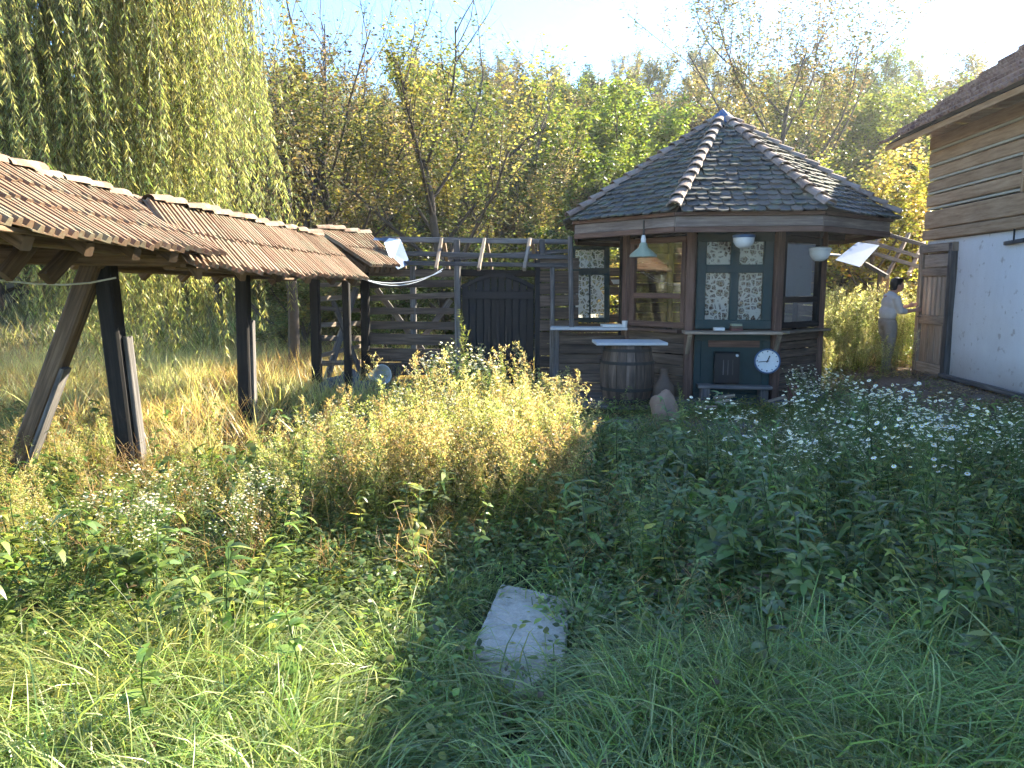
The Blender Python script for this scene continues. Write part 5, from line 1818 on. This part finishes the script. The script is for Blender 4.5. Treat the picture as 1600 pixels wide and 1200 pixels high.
many(12, 'plume', -1.5, .2, 6.6, 7.9, 1.0, 1.3, 'feathery_weed', 'tall feathery weed rising before the gate', 'weed', 'tall feathery weeds at the gate')
many(6, 'flea', 2.45, 2.95, 6.4, 7.3, 1.0, 1.2, 'fleabane_plant', 'tall white-flowered weed overlapping the right foot of the kiosk', 'flowering weed', 'tall white flowers at the kiosk')
many(34, 'plume', -.8, .52, 5.2, 7.2, .8, 1.1, 'feathery_weed', 'feathery yellow-green weed in the sunlit clump beside the slab', 'weed', 'feathery weeds in the sun')
many(34, 'dock', .55, 4.2, 2.8, 5.2, .7, 1.25, 'dock_plant', 'broad-leaved dock plant in the shaded right foreground', 'dock', 'dock plants in the shade')
many(8, 'dock', -2.6, -.6, 2.4, 4.0, .6, .9, 'dock_plant', 'broad-leaved dock plant in the sunny left foreground', 'dock', 'dock plants in the sun')
many(56, 'tallleaf', .7, 3.8, 3.0, 6.4, .75, 1.25, 'leafy_stalk', 'upright stalk with long narrow leaves in the shade right of the slab', 'weed', 'leafy stalks in the shade')


# ------------------------------------------------------------------ person at the door
def blend(mb, name, mat, parent, vox=.012, smooth=6):
    """one continuous skin over overlapping closed shapes"""
    me = mb.mesh(name, mat, ORG[parent])
    o = bpy.data.objects.new(name, me)
    COL.objects.link(o)
    rm = o.modifiers.new('remesh', 'REMESH'); rm.mode = 'VOXEL'; rm.voxel_size = vox; rm.use_smooth_shade = True
    sm_ = o.modifiers.new('smooth', 'SMOOTH'); sm_.iterations = smooth; sm_.factor = .5
    dg = bpy.context.evaluated_depsgraph_get()
    new = bpy.data.meshes.new_from_object(o.evaluated_get(dg))
    bpy.data.objects.remove(o)
    new.name = name
    if not new.materials: new.materials.append(mat)
    return link(name, new, parent)

def ell(mb, c, rx, ry, rz, tilt=0.0, n=20):
    c = V(c); R = Matrix.Rotation(tilt, 3, 'Y'); m = 12; o = len(mb.v)
    for i in range(m + 1):
        th = math.pi * i / m
        for k in range(n):
            a = 2 * math.pi * k / n
            rr = max(.02, math.sin(th))
            mb.v.append(c + R @ V((rx * rr * math.cos(a), ry * rr * math.sin(a), rz * math.cos(th))))
    for i in range(m):
        for k in range(n):
            k2 = (k + 1) % n
            mb.f.append([o + i*n + k, o + (i+1)*n + k, o + (i+1)*n + k2, o + i*n + k2]); mb.uv += [(0, 0)] * 4
    mb.f.append([o + k for k in range(n)]); mb.uv += [(0, 0)] * n
    mb.f.append([o + m*n + k for k in range(n)][::-1]); mb.uv += [(0, 0)] * n

pp = V((6.17, 12.42, gh(6.17, 12.42)))
pe = thing('person', 'person with short dark hair, pale sweater and beige trousers reaching to the house door', 'person', pp)
def q_(*p): return pp + V(p)
b = MB()
hc = q_(.115, 0, 1.425)
ell(b, hc, .092, .074, .112, .35)
ell(b, hc + V((.04, 0, -.055)), .055, .052, .06, .3)
ell(b, hc + V((.098, 0, -.025)), .016, .011, .020)                # nose
for s2 in (-1, 1):
    ell(b, hc + V((-.012, s2 * .075, -.015)), .018, .008, .03)    # ears
    ell(b, hc + V((.078, s2 * .03, .006)), .012, .014, .010)      # brow
ell(b, hc + V((.084, 0, -.068)), .013, .024, .009)                # mouth
b.tube([q_(.035, 0, 1.24), q_(.06, 0, 1.30), q_(.095, 0, 1.38)], [.062, .054, .052], 14)
b.tube([q_(.0, 0, .80), q_(.0, 0, 1.0), q_(.02, 0, 1.25)], [.12, .11, .10], 16)
def arm(s2, sh, el, wr):
    b.tube([sh, el], [.045, .038], 12)
    b.tube([el, el.lerp(wr, .4), wr], [.038, .036, .025], 12)
    d = (wr - el).normalized(); side = V((0, 0, 1)); out = d.cross(side).normalized()
    ell(b, wr + d * .045, .05, .018, .038)
    for i, L in enumerate((.062, .072, .068, .054)):
        base = wr + d * .085 + side * (.027 - .018 * i)
        k1 = base + d * L * .45
        k2 = k1 + (d * .7 + out * -.45 * s2).normalized() * L * .35
        b.tube([base - d * .02, k1, k2, k2 + (d * .2 - out * .8 * s2).normalized() * L * .25], [.0085, .0085, .008, .0065], 8)
    tb_ = wr + d * .03 + side * .03
    b.tube([tb_, tb_ + d * .03 + side * .025, tb_ + d * .06 + side * .028 - out * .012 * s2], [.011, .010, .008], 8)
shR, elR, wrR = q_(.02, -.165, 1.225), q_(.10, -.20, 1.00), q_(.34, -.15, 1.02)
shL, elL, wrL = q_(.03, .165, 1.225), q_(.14, .19, 1.02), q_(.37, .12, 1.08)
arm(1, shR, elR, wrR); arm(-1, shL, elL, wrL)
for s2, kx, ax_ in ((-1, .015, -.05), (1, .06, .07)):
    b.tube([q_(0, s2 * .085, .80), q_(kx, s2 * .085, .44), q_(ax_, s2 * .085, .07)], [.085, .055, .04], 12)
blend(b, 'body', M['skin'], pe, .0065, 3)
# trousers
b = MB()
ell(b, q_(-.015, 0, .82), .125, .17, .13)
for s2, kx, ax_ in ((-1, .015, -.05), (1, .06, .07)):
    b.tube([q_(-.01, s2 * .085, .84), q_(.01, s2 * .088, .66), q_(kx, s2 * .088, .44), q_(ax_ * .7, s2 * .088, .2), q_(ax_, s2 * .088, .055)], [.108, .102, .078, .070, .072], 16)
blend(b, 'trousers', M['trousers'], pe, .014, 4)
# sweater
b = MB()
ell(b, q_(.01, 0, 1.14), .115, .185, .16, .08)
ell(b, q_(-.012, 0, .97), .128, .18, .15)
ell(b, q_(.015, 0, 1.235), .085, .19, .07, .1)
b.tube([q_(.02, 0, 1.24), q_(.05, 0, 1.305)], [.085, .066], 14)
for sh, el, wr in ((shR, elR, wrR), (shL, elL, wrL)):
    b.tube([sh + V((0, 0, .01)), sh.lerp(el, .55), el, el.lerp(wr, .30), el.lerp(wr, .38)], [.068, .062, .058, .052, .05], 14)
blend(b, 'sweater', M['sweater'], pe, .013, 4)
# hair
b = MB()
ell(b, hc + V((-.022, 0, .028)), .098, .084, .102, .35)
ell(b, hc + V((-.055, 0, -.03)), .058, .074, .075, .2)
ell(b, hc + V((.045, 0, .082)), .055, .062, .035, .5)
blend(b, 'hair', M['hair'], pe, .011, 3)
for s2, ax_ in ((-1, -.05), (1, .07)):
    b = MB()
    ell(b, q_(ax_ + .045, s2 * .088, .045), .125, .046, .045)
    ell(b, q_(ax_ - .01, s2 * .088, .07), .05, .042, .05)
    blend(b, 'shoe', M['clay'], pe, .012, 3)


# ------------------------------------------------------------------ morning haze
def haze():
    t = NT('thin_haze')
    v = t.n('VolumePrincipled')
    v.inputs['Color'].default_value = (.93, .96, 1, 1)
    v.inputs['Density'].default_value = .0007
    v.inputs['Anisotropy'].default_value = .6
    t.l(v.outputs[0], t.out.inputs['Volume'])
    mb = MB()
    x0, x1, y0, y1, z0, z1 = -60, 70, -12, 90, -2, 30
    mb.prism([(x0, y0, z0), (x1, y0, z0), (x1, y1, z0), (x0, y1, z0)], [(x0, y0, z1), (x1, y0, z1), (x1, y1, z1), (x0, y1, z1)])
    o = link('haze', mb.mesh('haze', t.m))
    o['kind'] = 'stuff'
haze()
